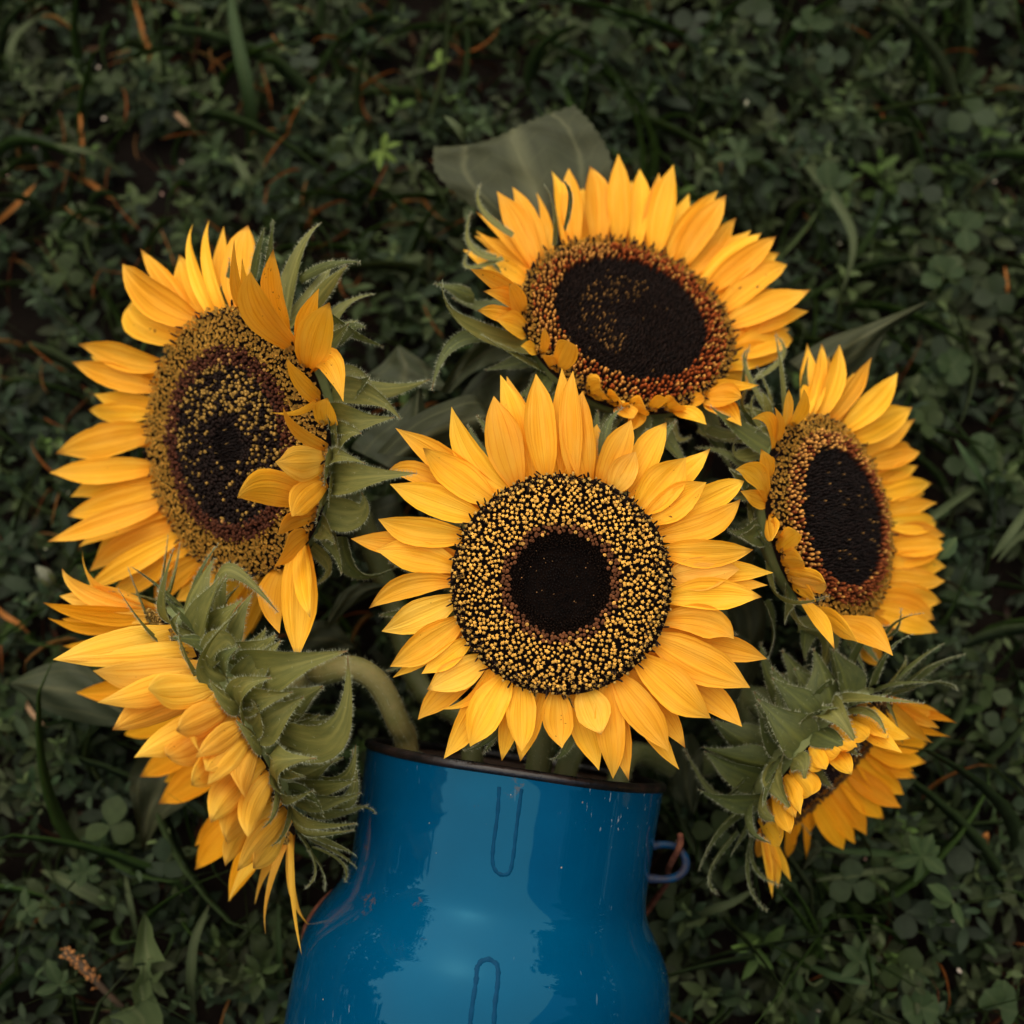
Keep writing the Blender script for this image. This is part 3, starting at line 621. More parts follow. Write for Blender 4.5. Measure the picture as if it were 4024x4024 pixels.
f3.bracts([
 ((560,1100),(250,1000),(155,800),110),((600,1190),(440,1110),(330,1040),60),((300,870),(220,840),(120,810),70,'d'),((400,700),(280,640),(285,490),36),((470,600),(330,480),(330,365),36),((430,700),(270,740),(285,650),30),
 ((650,640),(650,480),(612,375),70),((700,560),(720,420),(690,350),60,'d'),((560,1150),(260,1060),(110,1290),100,'d'),((1500,1260),(1505,1180),(1530,1085),36),((1560,1240),(1680,1140),(1645,1040),36),((1500,1360),(1620,1370),(1560,1180),60),
 ((1300,1460),(1400,1500),(1560,1530),60),((1180,1440),(1200,1500),(1270,1495),50),((900,1430),(870,1520),(985,1370),60,'d'),((1060,1470),(980,1560),(990,1620),60,'d'),((1350,1450),(1480,1480),(1600,1440),70,'d'),((620,1220),(560,1330),(480,1390),80,'d')])
f3.filler_bracts(16, .03, elev=(-.4, .2))
f3.florets([(0, .72, 'bristle', .00150, .0006, .0022, cc((.005, .0022, .0015), (.014, .0058, .0032), .6, lambda r, t: np.where((np.abs(r - .33) < .16) & (np.cos(t - f3.angle_of(1250, 700)) > -.1), .22, .012), (.34, .17, .045))),
 (.70, .90, 'bead', .0021, .00064, .0042, cc((.08, .014, .004), (.34, .07, .010), .3, lambda r, t: np.where(np.cos(t - f3.angle_of(900, 1350)) > .1, .75, .25), (.62, .28, .055))),
 (.88, 1.0, 'crumb', .0020, .0009, .0028, cc((.08, .03, .008), (.92, .48, .07), .25)),
 (.90, .99, 'spike', .0026, .0005, .0055, cc((.014, .006, .004), (.30, .15, .03), .3))])

# ---------------- the one on the right
f4 = Flower('sunflower on the right turned sideways to the right, above the drooping one', (2600, 1200), 1.2879, (857, 1080), 540, .652, (.98, .21), .53, .044,
            can_pt(-.14, .025, -.01), into_can(P(2880, 2350, .715), P(2600, 2750, .70), across=.026, up=-.01), (PETAL, PETAL_PALE), hz=.17)
f4.petals([
 (700,540,720,220,95),(650,640,640,405,52,'p'),(680,660,722,425,72),(740,530,825,185,90),(760,520,845,255,80,'b'),(800,530,915,190,120),(860,550,1048,268,98),(930,600,1190,345,128),(970,650,1243,520,155),
 (1020,730,1245,600,120,'b'),(1050,800,1300,745,115),(1080,850,1290,815,90,'b'),(1090,910,1270,870,85,'b'),(1100,960,1358,900,115),(1110,1040,1355,1000,98),(1130,1100,1415,1095,115),(1140,1170,1420,1165,105,'b'),
 (1140,1230,1440,1210,110),(1140,1290,1420,1320,118),(1140,1370,1435,1395,115),(1130,1450,1410,1500,125),(1110,1520,1370,1590,128),(1080,1580,1395,1655,112),(1030,1600,1275,1665,90),
 (860,1560,1150,1740,140),(900,1600,1120,1840,115,'b'),(690,1480,875,1720,85),(620,1370,855,1420,110,'p'),(640,1330,850,1400,70),(610,1290,715,1300,105),(600,1230,700,1140,95),(545,1160,595,1120,105),
 (560,1060,560,1190,90),(545,1000,415,945,85),(545,980,372,830,105,'u',(470,850)),(555,900,510,735,92),(570,740,455,575,64,'u',(545,580)),(575,700,572,515,52),(560,840,520,760,80,'b'),
 (960,640,1130,420,110,'b'),(1080,840,1280,700,100,'b'),(1110,1000,1340,950,100,'b'),(1140,1250,1400,1260,100,'b'),(1120,1480,1380,1540,110,'b'),(880,560,980,330,100,'b'),(760,1540,960,1700,110,'b'),(1140,1330,1420,1240,100,'b'),(650,1420,780,1500,90),(980,1620,1180,1700,110)])
f4.bracts([
 ((560,600),(430,340),(440,225),44),((540,560),(400,500),(520,315),44),((590,560),(600,330),(575,150),46),((560,640),(540,500),(500,440),80),((490,740),(370,760),(385,650),76),((510,640),(450,540),(495,420),40),
 ((430,840),(340,750),(170,720),55,'d'),((450,1000),(470,1130),(560,1230),86),((540,1310),(610,1490),(850,1470),76),((620,1480),(690,1610),(810,1640),74),((690,1640),(840,1700),(755,1930),135),((840,1700),(890,1800),(800,1930),62,'d'),
 ((520,1500),(560,1650),(530,1800),95,'d'),((500,900),(420,960),(330,960),70,'d'),((500,1100),(420,1150),(330,1130),70,'d'),((440,800),(400,860),(370,830),70,'d'),((1120,1700),(1200,1600),(1330,1560),40,'d'),((1100,1700),(1190,1640),(1210,1530),30,'d'),((470,940),(440,1050),(470,1140),90)])
f4.filler_bracts(14, .028, elev=(-.3, .3))
f4.florets([(0, .66, 'bristle', .0015, .0006, .0022, cc((.004, .002, .0015), (.010, .0045, .0035), .6, .03, (.34, .18, .05))),
 (.65, .82, 'bead', .0021, .00068, .0038, cc((.07, .014, .005), (.22, .052, .010), .3, lambda r, t: np.where(np.cos(t - f4.angle_of(560, 1100)) > .3, .8, .15), (.62, .29, .06))),
 (.80, 1.0, 'crumb', .0020, .0009, .0026, cc((.09, .035, .01), (.94, .51, .08), .25)),
 (.93, .99, 'spike', .004, .0005, .0045, cc((.014, .006, .004), (.30, .15, .03), .3))])

# ---------------- bottom left, seen from behind
f5 = Flower('sunflower seen from behind at the bottom left, its thick stem arching into the can', (100, 2100), 1.1367, (880, 845), 590, .628, (-.85, -.53), .10, .052,
            can_pt(-.14, -.03, .01), [P(1270, 2640, .632), P(1390, 2625, .63), P(1490, 2690, .633), P(1560, 2830, .64), P(1600, 2960, .652), can_pt(-.05, -.045, .01), can_pt(-.14, -.04, .01)], (PETAL, PETAL_PALE), hz=.10, dep=.38, dark=False)
f5.mats = (PETAL_PALE, PETAL_PALE)
f5.petals([
 (540,360,260,70,75,'',(340,250)),(520,350,170,152,84,'',(290,270)),(500,330,75,310,125,'f'),(560,420,195,270,155),(520,400,172,375,105,'f'),(480,400,95,382,80,'f'),
 (620,480,180,525,165,'p',None,'pale petal with a rusty brown stain'),(560,450,180,490,95,'f'),(670,570,170,550,95,'n'),(740,650,285,625,155),(700,600,215,715,115,'f'),(815,690,550,690,155),(760,660,355,745,125),(780,700,357,880,125),
 (800,740,425,900,130,'f'),(860,800,505,970,135),(800,740,795,1000,70,'n',(760,850)),(890,860,590,1040,145),(920,880,780,990,95),(950,930,710,1125,135),(970,920,835,1100,105),(1000,960,960,1190,115),
 (850,850,525,1075,140,'f'),(930,980,625,1185,155,'f'),(1010,1050,835,1280,125),(1050,1110,860,1380,180),(1090,1080,995,1350,115),(1100,1200,880,1490,108),(1140,1270,1020,1490,155),(1000,1150,760,1390,95,'f'),
 (1030,1200,755,1500,130,'f'),(1100,1330,890,1640,155,'f'),(1130,1360,905,1640,80,'n'),(1150,1350,1030,1650,66,'n'),(1170,1370,1065,1790,42,'n',(1090,1580)),(1185,1380,1235,1880,38,'n',(1200,1640)),(1190,1385,1285,1780,48,'n',(1200,1600)),
 (640,520,380,540,110,'f'),(720,620,430,790,120,'f'),(900,900,640,1100,120,'f'),(1060,1150,900,1420,120,'f'),(850,800,660,880,120),(930,900,800,1060,110),(1120,1250,960,1500,110)])
f5.bracts([
 ((580,350),(620,200),(640,0),72),((620,340),(660,220),(690,40),84),((560,390),(500,250),(460,150),42),((620,480),(520,390),(415,240),54),((720,440),(620,330),(665,60),120),((800,310),(780,190),(865,40),76,'d'),
 ((850,430),(890,160),(1130,350),120),((800,400),(790,350),(900,180),84),((950,650),(800,570),(945,350),150),((800,660),(720,540),(680,400),84),((990,660),(1150,600),(1440,520),210),((960,800),(970,690),(1100,640),130),
 ((920,770),(880,720),(825,650),110),((1060,1070),(1110,1010),(1300,1000),160),((1090,850),(1370,900),(1440,540),180),((1230,1060),(1410,1090),(1475,940),100),((1250,1120),(1440,1180),(1460,960),100),((1120,1080),(1160,1170),(1290,1140),95),
 ((1130,1190),(1260,1280),(1480,1290),95),((1150,1230),(1240,1330),(1470,1320),85),((1210,1300),(1370,1370),(1475,1430),75),((1220,1370),(1400,1420),(1490,1500),72),((1200,1350),(1300,1480),(1250,1580),52),((1260,1400),(1330,1500),(1335,1590),42),
 ((1280,1400),(1410,1470),(1425,1555),42),((1100,1100),(1120,1230),(1060,1310),44),((1120,1200),(1155,1320),(1100,1390),42),((1300,1260),(1480,1220),(1560,1250),55),((820,560),(900,480),(930,560),120),((1000,860),(1040,800),(1010,740),120),
 ((1010,960),(1000,880),(940,830),100),((700,500),(660,420),(690,350),90),((900,640),(890,560),(960,500),110,'d'),((1150,960),(1250,980),(1330,930),120),((1180,1150),(1280,1180),(1330,1260),90,'d'),((1040,700),(1110,780),(1230,800),150),((1100,1000),(1180,1050),(1250,1080),110)])
f5.cover_bracts(26, .024, .0150)
f5.filler_bracts(10, .028, elev=(.3, 1.2), a0=f5.angle_of(700, 2700), a1=f5.angle_of(700, 2700) + pi)
f5.florets([(0, .75, 'bristle', .0016, .0006, .0022, cc(DK, (.03, .012, .008), .5, .05)), (.75, 1.0, 'crumb', .0024, .001, .004, cc((.05, .02, .006), (.5, .3, .065), .3))])

# ---------------- bottom right, hanging over
f6 = Flower('drooping sunflower at the lower right, short petals and back of the head showing', (2500, 2300), 1.288, (950, 905), 470, .652, (.72, -.69), .20, .036,
            can_pt(-.14, .035, .0), [P(2960, 2940, .68), P(2800, 3000, .71), P(2660, 3020, .71), can_pt(.01, .05, -.02), can_pt(-.05, .045, .01), can_pt(-.14, .035, 0)], (PETAL, PETAL_PALE), hz=.06)
f6.petals([
 (1040,680,1178,778,100),(1100,660,1310,808,100),(1180,640,1395,795,100),(1230,620,1350,800,80),(1270,560,1535,640,98),(1285,570,1535,720,88),(1290,590,1495,810,98),(1320,620,1615,672,58,'f'),(1320,650,1595,765,60,'f'),
 (950,760,1063,875,118),(940,800,1092,962,100),(900,830,960,930,70),(860,880,935,930,70),(790,930,895,1080,118),(760,970,815,1140,80),(700,1040,775,1250,100),(670,1090,740,1285,90),(640,1180,735,1330,108,'s'),(610,1260,620,1400,66),
 (630,1290,720,1540,66),(625,1310,690,1570,56),(640,1310,780,1500,66),(610,1320,680,1580,46),(1000,720,1120,850,90),(730,1000,800,1170,80),(840,860,990,1000,80,'f'),(1150,640,1270,790,90),
 (1200,830,1445,890,115,'f'),(1200,860,1410,970,100,'f'),(1160,900,1355,1060,120,'f'),(1120,960,1330,1120,120,'f'),(1090,1000,1255,1185,120,'f'),(1050,1050,1160,1250,120,'f'),(1000,1090,1110,1310,90,'f'),(930,1120,1050,1340,110,'f'),
 (880,1140,870,1280,80,'f'),(840,1170,780,1290,66,'f'),(900,1160,860,1390,46,'f'),(1250,800,1480,800,110,'f'),(1260,760,1500,740,110,'f'),(800,1190,770,1390,70,'f'),(1180,880,1390,930,100,'f'),(1020,1070,1140,1230,100,'f')])
f6.bracts([
 ((800,640),(680,480),(630,285),130,'d'),((880,640),(960,520),(990,478),130,'d'),((800,640),(850,850),(1000,1030),200,'d'),((960,670),(1010,650),(1130,830),150),((1000,600),(1150,580),(1455,598),90),((1030,640),(1180,640),(1270,770),74),((1220,600),(1300,640),(1330,740),74),
 ((1050,470),(1150,290),(1290,210),100,'d'),((1180,520),(1260,340),(1400,245),90,'d'),((1270,490),(1340,420),(1360,360),74),((1280,500),(1400,390),(1560,290),100,'d'),((1350,510),(1480,410),(1660,350),96,'d'),((1400,490),(1560,500),(1620,530),52,'d'),
 ((720,720),(760,800),(650,860),110,'d'),((640,880),(520,1010),(415,1100),90,'d'),((540,840),(440,1080),(245,830),90,'d'),((740,870),(720,1000),(800,1150),160),((800,880),(840,910),(850,1000),100),((650,1010),(640,1150),(770,1195),90),((590,1030),(560,1210),(680,1305),100,'d'),
 ((500,1100),(420,1230),(315,1440),100,'d'),((510,1240),(370,1440),(410,1560),76,'d'),((550,1250),(560,1480),(665,1650),54,'d'),((560,1260),(600,1420),(740,1520),44,'d'),((900,700),(920,640),(1040,620),140,'d'),((700,900),(660,960),(640,1060),140,'d'),((1100,560),(1200,560),(1290,540),120,'d'),((850,520),(820,450),(880,400),100,'d')],
 hair=1.1)
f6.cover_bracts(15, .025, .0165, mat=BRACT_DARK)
f6.filler_bracts(10, .026, elev=(.2, 1.1))
f6.florets([(0, .8, 'bristle', .0016, .0006, .0022, cc(DK, (.03, .012, .008), .5, .03)), (.8, 1.0, 'crumb', .0024, .0009, .0036, cc((.03, .012, .005), (.2, .1, .03), .3))])

# ---------------- big leaves (parts of their flowers)
def leaf(fl, left, right, d0, d1, mat, bulge=.006, nu=16, nv=10, label=None, dl=0., dr=0., end=None):
    ep = spline(np.array([(*p, 0) for p in end], float), nv + 1)[:, :2] if end else None
    Lp = spline(np.array([(*p, 0) for p in left], float), nu + 1)[:, :2]; Rp = spline(np.array([(*p, 0) for p in right], float), nu + 1)[:, :2]; V, UV = [], []
    ph = rnd.uniform(0, 6)
    for i in range(nu + 1):
        u = i / nu; d = d0 + (d1 - d0) * u
        for j in range(nv + 1):
            v = j / nv; p = Lp[i] * (1 - v) + Rp[i] * v
            if ep is not None: p = p + (ep[j] - (Lp[nu] * (1 - v) + Rp[nu] * v)) * u ** 2.5
            if ep is not None: p = p + np.array([0, 9.]) * (j % 2) * u ** 12
            if j in (0, nv) and nv > 10: p = p + np.array([7., -4.]) * (i % 2)
            vv = 2 * v - 1
            dd = d + dl * max(0, -vv) + dr * max(0, vv) + bulge * (abs(vv) ** 1.5 - .5) + .0016 * sin(11 * u + 5 * vv + ph) + (.0012 * abs(sin(3 * pi * (v + .08 * sin(5 * u)))) + .0010 * sin(23 * u + 9 * v) * sin(17 * v) if nv > 10 else 0) - .0012 * cos(7 * pi * u + 3 * abs(vv)) * abs(vv)
            V.append(P(*p, dd)); UV.append((u, v))
    o = mk('leaf', V, grid_faces(nu, nv), mat, fl.T, uv=UV)
    if label: o['label'] = label
leaf(f3, [(2100,960),(1860,820),(1715,690),(1700,590),(1712,575)], [(2230,1000),(2370,800),(2400,640),(2330,500),(2250,412)], .70, .735, LEAF, .008, label='broad grey-green leaf behind the top petals', end=[(1712,575),(1850,566),(1960,530),(2060,480),(2150,445),(2250,412)], nu=30, nv=28)
leaf(f2, [(1420,1500),(1430,1480),(1500,1430),(1560,1360)], [(1800,1540),(1740,1500),(1690,1440),(1570,1355)], .700, .715, LEAF_DARK, .006)
leaf(f1, [(1480,1780),(1620,1640),(1800,1560),(1870,1555),(1900,1600)], [(1640,1800),(1720,1790),(1830,1760),(1930,1720),(1960,1690)], .66, .675, LEAF, .012, label='rolled grey leaf behind the upper left petals')
leaf(f1, [(1380,1760),(1430,1700),(1560,1620),(1640,1530)], [(1650,1900),(1700,1850),(1690,1720),(1655,1520)], .68, .70, LEAF_DARK, .006)
leaf(f3, [(1730,1540),(1800,1420),(1900,1330),(2010,1320)], [(1770,1545),(1850,1470),(1960,1420),(2060,1400)], .692, .705, LEAF_DARK, -.006)
leaf(f3, [(1780,1600),(1880,1470),(2000,1420),(2100,1450)], [(1900,1720),(1980,1680),(2040,1600),(2100,1500)], .70, .715, LEAF_DARK, .006)
leaf(f5, [(480,2760),(330,2610),(180,2610),(40,2685)], [(500,2850),(380,2850),(200,2800),(36,2692)], .70, .712, LEAF_DARK, .006)
leaf(f5, [(560,2950),(505,3060),(530,3200),(562,3345)], [(780,3050),(740,3150),(630,3230),(568,3348)], .715, .725, LEAF, -.008)
leaf(f4, [(3100,1420),(3250,1330),(3420,1270),(3640,1185)], [(3200,1500),(3340,1430),(3480,1310),(3645,1195)], .70, .725, LEAF, .008)
leaf(f4, [(3180,1400),(3300,1330),(3400,1300),(3480,1300)], [(3240,1520),(3340,1500),(3420,1440),(3480,1320)], .715, .73, LEAF_DARK, .004)
leaf(f5, [(1180,2470),(1240,2440),(1320,2450),(1385,2530)], [(1160,2560),(1240,2580),(1320,2580),(1390,2560)], .68, .69, LEAF_DARK, .004)
leaf(f2, [(1290,2420),(1340,2330),(1420,2290),(1530,2300)], [(1290,2470),(1360,2400),(1440,2350),(1535,2305)], .675, .69, LEAF_DARK, .004)
leaf(f2, [(1380,2120),(1430,2000),(1480,1960),(1560,1940)], [(1400,2200),(1480,2220),(1540,2200),(1600,2150)], .70, .71, LEAF_DARK, .004)
leaf(f1, [(2680,2700),(2720,2620),(2820,2500),(2900,2480)], [(2740,2820),(2860,2780),(2960,2680),(3000,2560)], .69, .70, LEAF_DARK, .006)
leaf(f6, [(2640,2900),(2620,3000),(2640,3120),(2720,3200)], [(2720,2880),(2760,2960),(2760,3080),(2730,3200)], .70, .71, LEAF_DARK, .004)
leaf(f4, [(2760,2280),(2860,2400),(2900,2560),(2900,2700)], [(2950,2300),(3010,2400),(2990,2560),(2910,2710)], .70, .71, LEAF_DARK, .004)
leaf(f6, [(3180,3300),(3190,3320),(3180,3350),(3150,3420)], [(3210,3300),(3230,3330),(3210,3370),(3152,3425)], .69, .70, LEAF_DARK, .002)

# ================================================================== ground cover
can_ax = (O_, A_)
def clear(X, Y, extra=0):        # keep plants out of the can's footprint
    w = np.stack([X, Y], -1) - O_[:2]; h = A_[:2] / np.linalg.norm(A_[:2]); x = -(w @ h); t = np.abs(w @ np.array([h[1], -h[0]]))
    return ~((x > -.01) & (x < .27) & (t < .068 + extra))
def leaf_t(nu, prof, fold=.25, curl=.2):
    V, F = [(0, 0, 0)], []; us = np.linspace(0, 1, nu + 1)
    for u in us[1:-1]:
        w = prof(u) / 2; z = curl * u * (1 - u) * 1.0
        V += [(u, -w, z + fold * w), (u, 0, z), (u, w, z + fold * w)]
    V.append((1, 0, -curl * .25)); n = nu - 1
    F += [(0, 1, 2), (0, 2, 3)]
    for i in range(n - 1):
        a = 1 + 3 * i
        for b in (a, a + 1): F += [(b, b + 3, b + 4), (b, b + 4, b + 1)]
    a = 1 + 3 * (n - 1); F += [(a, len(V) - 1, a + 1), (a + 1, len(V) - 1, a + 2)]
    return np.array(V, float), np.array(F)
ELL = leaf_t(4, lambda u: .40 * sin(pi * min(1, u * .98 + .02)) ** .8)
OBO = leaf_t(5, lambda u: .98 * sin(pi * u ** 1.25) ** .62, .12, .12)
GB = leaf_t(7, lambda u: .5 * (1 - u) ** .6 * min(1, .4 + u * 3), .35, .55)
def scatter(name, tmpl, pos, yaw, pitch, roll, L, Wd, col, mat=GREENS, vein=None):
    tv, tf = tmpl; n = len(pos)
    cy, sy, cp, sp_, cr, sr = np.cos(yaw), np.sin(yaw), np.cos(pitch), np.sin(pitch), np.cos(roll), np.sin(roll)
    X = np.stack([cy * cp, sy * cp, sp_], -1); Y0 = np.stack([-sy, cy, 0 * cy], -1); Z0 = np.cross(X, Y0)
    Y = Y0 * cr[:, None] + Z0 * sr[:, None]; Z = np.cross(X, Y)
    V = pos[:, None] + X[:, None] * (tv[:, 0] * L[:, None])[..., None] + Y[:, None] * (tv[:, 1] * Wd[:, None])[..., None] + Z[:, None] * (tv[:, 2] * L[:, None])[..., None]
    F = (tf[None] + (np.arange(n) * len(tv))[:, None, None]).reshape(-1, 3)
    C = np.repeat(col, len(tv), 0)
    o = mk(name, V.reshape(-1, 3), F, mat, col=C); o['kind'] = 'stuff'; return o
def area(n, r, x0=-.62, x1=.62, y0=-.52, y1=.72, gap=False):
    X = r.uniform(x0, x1, n); Y = r.uniform(y0, y1, n); k = clear(X, Y)
    f = np.sin(X * 61 + 2 * np.sin(Y * 37)) * np.cos(Y * 53 + 1.5 * np.sin(X * 41)) + .6 * np.sin(X * 131 + Y * 97)
    k &= r.uniform(-1.35, .75, n) < f if gap else True
    return X[k], Y[k]
PAL = np.array([(.022, .041, .016), (.031, .052, .018), (.040, .062, .019), (.028, .045, .021), (.044, .057, .023), (.017, .031, .014), (.060, .085, .030)]) * .68
def cols(n, r, bright=.03, pal=PAL):
    c = pal[r.integers(0, len(pal), n)] * r.uniform(.7, 1.3, n)[:, None]; b = r.random(n) < bright; c[b] = np.array((.055, .095, .022)) * r.uniform(.7, 1.2, b.sum())[:, None]; return c
def knotweed(n, seed, h0, h1, sc, name, **kw):
    r = np.random.default_rng(seed); X, Y = area(n, r, **kw); n = len(X); H = r.uniform(h0, h1, n); nl = 9
    yaw0 = r.uniform(0, 6.3, n); tilt = r.normal(0, .35, (n, 2)); pc = cols(n, r); size = r.uniform(.75, 1.3, n) * sc
    pos, yaw, pit, L, C = [], [], [], [], []
    for k in range(nl):
        f = k / (nl - 1); z = H * (1 - .75 * f) - .0
        pos.append(np.stack([X + tilt[:, 0] * z, Y + tilt[:, 1] * z, z], -1)); yaw.append(yaw0 + k * 2.4 + r.normal(0, .25, n)); pit.append(r.normal(.55 - .55 * f, .22, n))
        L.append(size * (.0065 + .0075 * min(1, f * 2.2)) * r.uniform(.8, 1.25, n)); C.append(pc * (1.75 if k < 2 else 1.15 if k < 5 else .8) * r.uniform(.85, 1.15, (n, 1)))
    pos = np.concatenate(pos); yaw = np.concatenate(yaw); pit = np.concatenate(pit); L = np.concatenate(L); C = np.concatenate(C); m = len(L)
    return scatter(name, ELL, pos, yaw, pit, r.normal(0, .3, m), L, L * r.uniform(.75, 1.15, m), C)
knotweed(9500, 11, .016, .056, .92, 'knotweed_ground_cover', gap=True)
knotweed(1300, 12, .005, .018, .9, 'low_weed_ground_cover')
def stems(n, seed):
    r = np.random.default_rng(seed); X, Y = area(n, r); n = len(X)
    pos = np.stack([X, Y, r.uniform(.0, .01, n)], -1); L = r.uniform(.02, .05, n)
    c = np.array([(.035, .045, .016), (.06, .024, .012), (.03, .05, .016)])[r.integers(0, 3, n)]
    return scatter('weed_stems', GB, pos, r.uniform(0, 6.3, n), r.uniform(.1, 1.4, n), r.normal(0, .5, n), L, np.full(n, .0022), c)
stems(3800, 13)
def clover(n, seed, name='clover_ground_cover'):
    r = np.random.default_rng(seed); X = np.concatenate([r.uniform(-.6, .6, n // 2), r.normal(.30, .13, n - n // 2)]); Y = r.uniform(-.5, .7, n); k = clear(X, Y); X, Y = X[k], Y[k]; n = len(X)
    H = r.uniform(.025, .055, n); y0 = r.uniform(0, 6.3, n); s = r.uniform(.0085, .0145, n); c = cols(n, r, .0, PAL[:4]) * .95; t = r.normal(0, .25, (n, 2)); pos, yaw, pit, L, C = [], [], [], [], []
    for k in range(3):
        pos.append(np.stack([X + t[:, 0] * H, Y + t[:, 1] * H, H], -1)); yaw.append(y0 + k * 2.094 + r.normal(0, .1, n)); pit.append(r.normal(.08, .25, n)); L.append(s * r.uniform(.9, 1.1, n)); C.append(c)
    L = np.concatenate(L); return scatter(name, OBO, np.concatenate(pos), np.concatenate(yaw), np.concatenate(pit), r.normal(0, .25, len(L)), L, L * .92, np.concatenate(C))
clover(430, 14)
def grass(n, seed, name, c, L0, L1, w0, w1, z1=.012, p0=.3, p1=1.3, z0=0., **kw):
    r = np.random.default_rng(seed); X, Y = area(n, r, **kw); n = len(X); c = np.array(c)
    return scatter(name, GB, np.stack([X, Y, r.uniform(z0, z1, n)], -1), r.uniform(0, 6.3, n), r.uniform(p0, p1, n), r.normal(0, .5, n), r.uniform(L0, L1, n), 2 * r.uniform(w0, w1, n), c[r.integers(0, len(c), n)] * r.uniform(.7, 1.3, n)[:, None])
grass(3600, 15, 'grass', [(.038, .066, .020), (.055, .080, .028), (.045, .085, .018)], .03, .09, .0006, .0017)
grass(700, 16, 'dry_grass', [(.20, .075, .018), (.13, .045, .014), (.24, .12, .04), (.10, .03, .012)], .012, .045, .0006, .0016, .025, .0, .6)
grass(600, 17, 'dead_leaf_litter', [(.06, .022, .010), (.03, .014, .008), (.07, .035, .016)], .008, .025, .003, .006, .004, -.1, .3)
grass(420, 21, 'long_grass', [(.045, .070, .026), (.060, .080, .036), (.040, .075, .018)], .07, .13, .0010, .0019, .03, .05, .7, .005)
grass(150, 22, 'dry_grass_bits', [(.26, .085, .015), (.20, .06, .012), (.30, .14, .04)], .012, .035, .0008, .0014, .048, -.1, .5, .028, x0=-.36, x1=-.02, y0=-.05, y1=.42)
grass(110, 23, 'dry_grass_pieces', [(.22, .07, .014), (.26, .12, .035)], .010, .028, .0007, .0013, .045, -.1, .5, .02)
# tiny pink-white weed flowers
r_ = np.random.default_rng(19); X, Y = area(260, r_); n = len(X)
scatter('weed_flowers', ELL, np.stack([X, Y, r_.uniform(.025, .05, n)], -1), r_.uniform(0, 6.3, n), r_.uniform(.3, 1.2, n), r_.normal(0, .5, n), r_.uniform(.002, .0035, n), r_.uniform(.004, .006, n), np.array([(.5, .42, .34), (.5, .3, .25), (.42, .42, .3)])[r_.integers(0, 3, n)])

# ---------------- single plants one can pick out of the ground cover
def gm(name, a, b, vein, tip=None): return green_material(name, a, b, vein, .15, .6, .12)
G_PALE = gm('pale_grass', (.040, .056, .024), (.060, .078, .034), (.08, .095, .045)); G_MID = gm('mid_grass', (.020, .040, .012), (.030, .052, .017), (.042, .066, .022))
G_DRY = gm('dry_straw', (.22, .075, .014), (.29, .12, .028), (.33, .15, .04)); G_TAN = gm('tan_straw', (.26, .16, .09), (.34, .22, .12), (.38, .26, .15)); G_DEEP = gm('deep_green', (.028, .055, .022), (.04, .07, .028), (.06, .09, .03))
def strip(name, label, cat, pts, hts, w, mat, group=None, prof=None, rt=.2):
    C = spline(np.array([onz(x, y, h) for (x, y), h in zip(pts, hts)]), 19); t = np.gradient(C, axis=0); V, UV = [], []
    pf = prof or (lambda u: np.interp(u, [0, .1, .5, .8, 1], [.6, .9, 1, .7, .03])); ph = rnd.uniform(0, 6)
    for i in range(19):
        u = i / 18; sd = nz(np.cross(t[i], V3(rt * sin(3 * u + ph), rt * cos(2 * u + ph), 1))); up = nz(np.cross(sd, t[i]))
        hw = pf(u) * w * .14e-3 / 2 * (.68 if name == 'dry_straw' else .9)
        for j in range(5):
            v = j / 2 - 1; V.append(C[i] + sd * v * hw + up * abs(v) * hw * .35); UV.append((u * .97 if 'dry' not in label else u * .8, j / 4))
    o = mk(name, V, grid_faces(18, 4), mat, uv=UV); rebase(o); return tag(o, label, cat, group)
G1 = 'single grass blades in the ground cover'
strip('grass_blade', 'broad upright green grass blade at the top edge, left of the middle', 'grass blade', [(995,640),(975,380),(930,150),(900,-60)], (.005,.05,.06,.05), 62, G_MID, G1)
strip('grass_blade', 'pale grass blade bowed like a bracket in the top left corner', 'grass blade', [(90,430),(45,260),(60,150),(140,70)], (.01,.05,.055,.05), 46, G_PALE, G1)
strip('grass_blade', 'pale grass blade lying flat across a reddish upright stalk, upper left', 'grass blade', [(490,690),(380,610),(280,580),(185,565)], (.03,.055,.06,.05), 30, G_PALE, G1)
strip('grass_blade', 'short pale grass blade pointing down to the left flower, above its top petals', 'grass blade', [(1010,860),(985,740),(950,660),(915,605)], (.01,.05,.055,.05), 42, G_PALE, G1)
strip('grass_blade', 'pale grass blade tip lying over the broad grey leaf at the top', 'grass blade', [(1835,600),(1815,540),(1785,490),(1745,455)], (.098,.112,.116,.113), 36, G_PALE, G1)
strip('grass_blade', 'long pale grass blade arching down right of the top sunflower', 'grass blade', [(3110,570),(3230,720),(3340,890),(3345,1030),(3288,1190)], (.01,.05,.06,.06,.05), 44, G_PALE, G1, lambda u: np.interp(u, [0, .1, .5, .8, 1], [.9, 1, .9, .45, .04]))
strip('grass_blade', 'pale grass blade reaching over the right sunflower petals from the edge', 'grass blade', [(3830,1915),(3720,1990),(3640,2050),(3552,2118)], (.05,.085,.095,.10), 32, G_PALE, G1)
strip('grass_blade', 'dark green grass blade leaning right beside the right sunflower', 'grass blade', [(3900,2010),(3860,1900),(3800,1800),(3752,1722)], (.02,.06,.07,.07), 28, G_DEEP, G1)
strip('grass_blade', 'upper of two pale blades crossing the right edge at mid height', 'grass blade', [(4080,1950),(4020,2030),(3960,2110),(3895,2195)], (.05,.075,.08,.075), 36, G_PALE, G1)
strip('grass_blade', 'lower of two pale blades crossing the right edge at mid height', 'grass blade', [(4080,2060),(4030,2090),(3970,2140),(3920,2210)], (.045,.06,.065,.06), 30, G_PALE, G1)
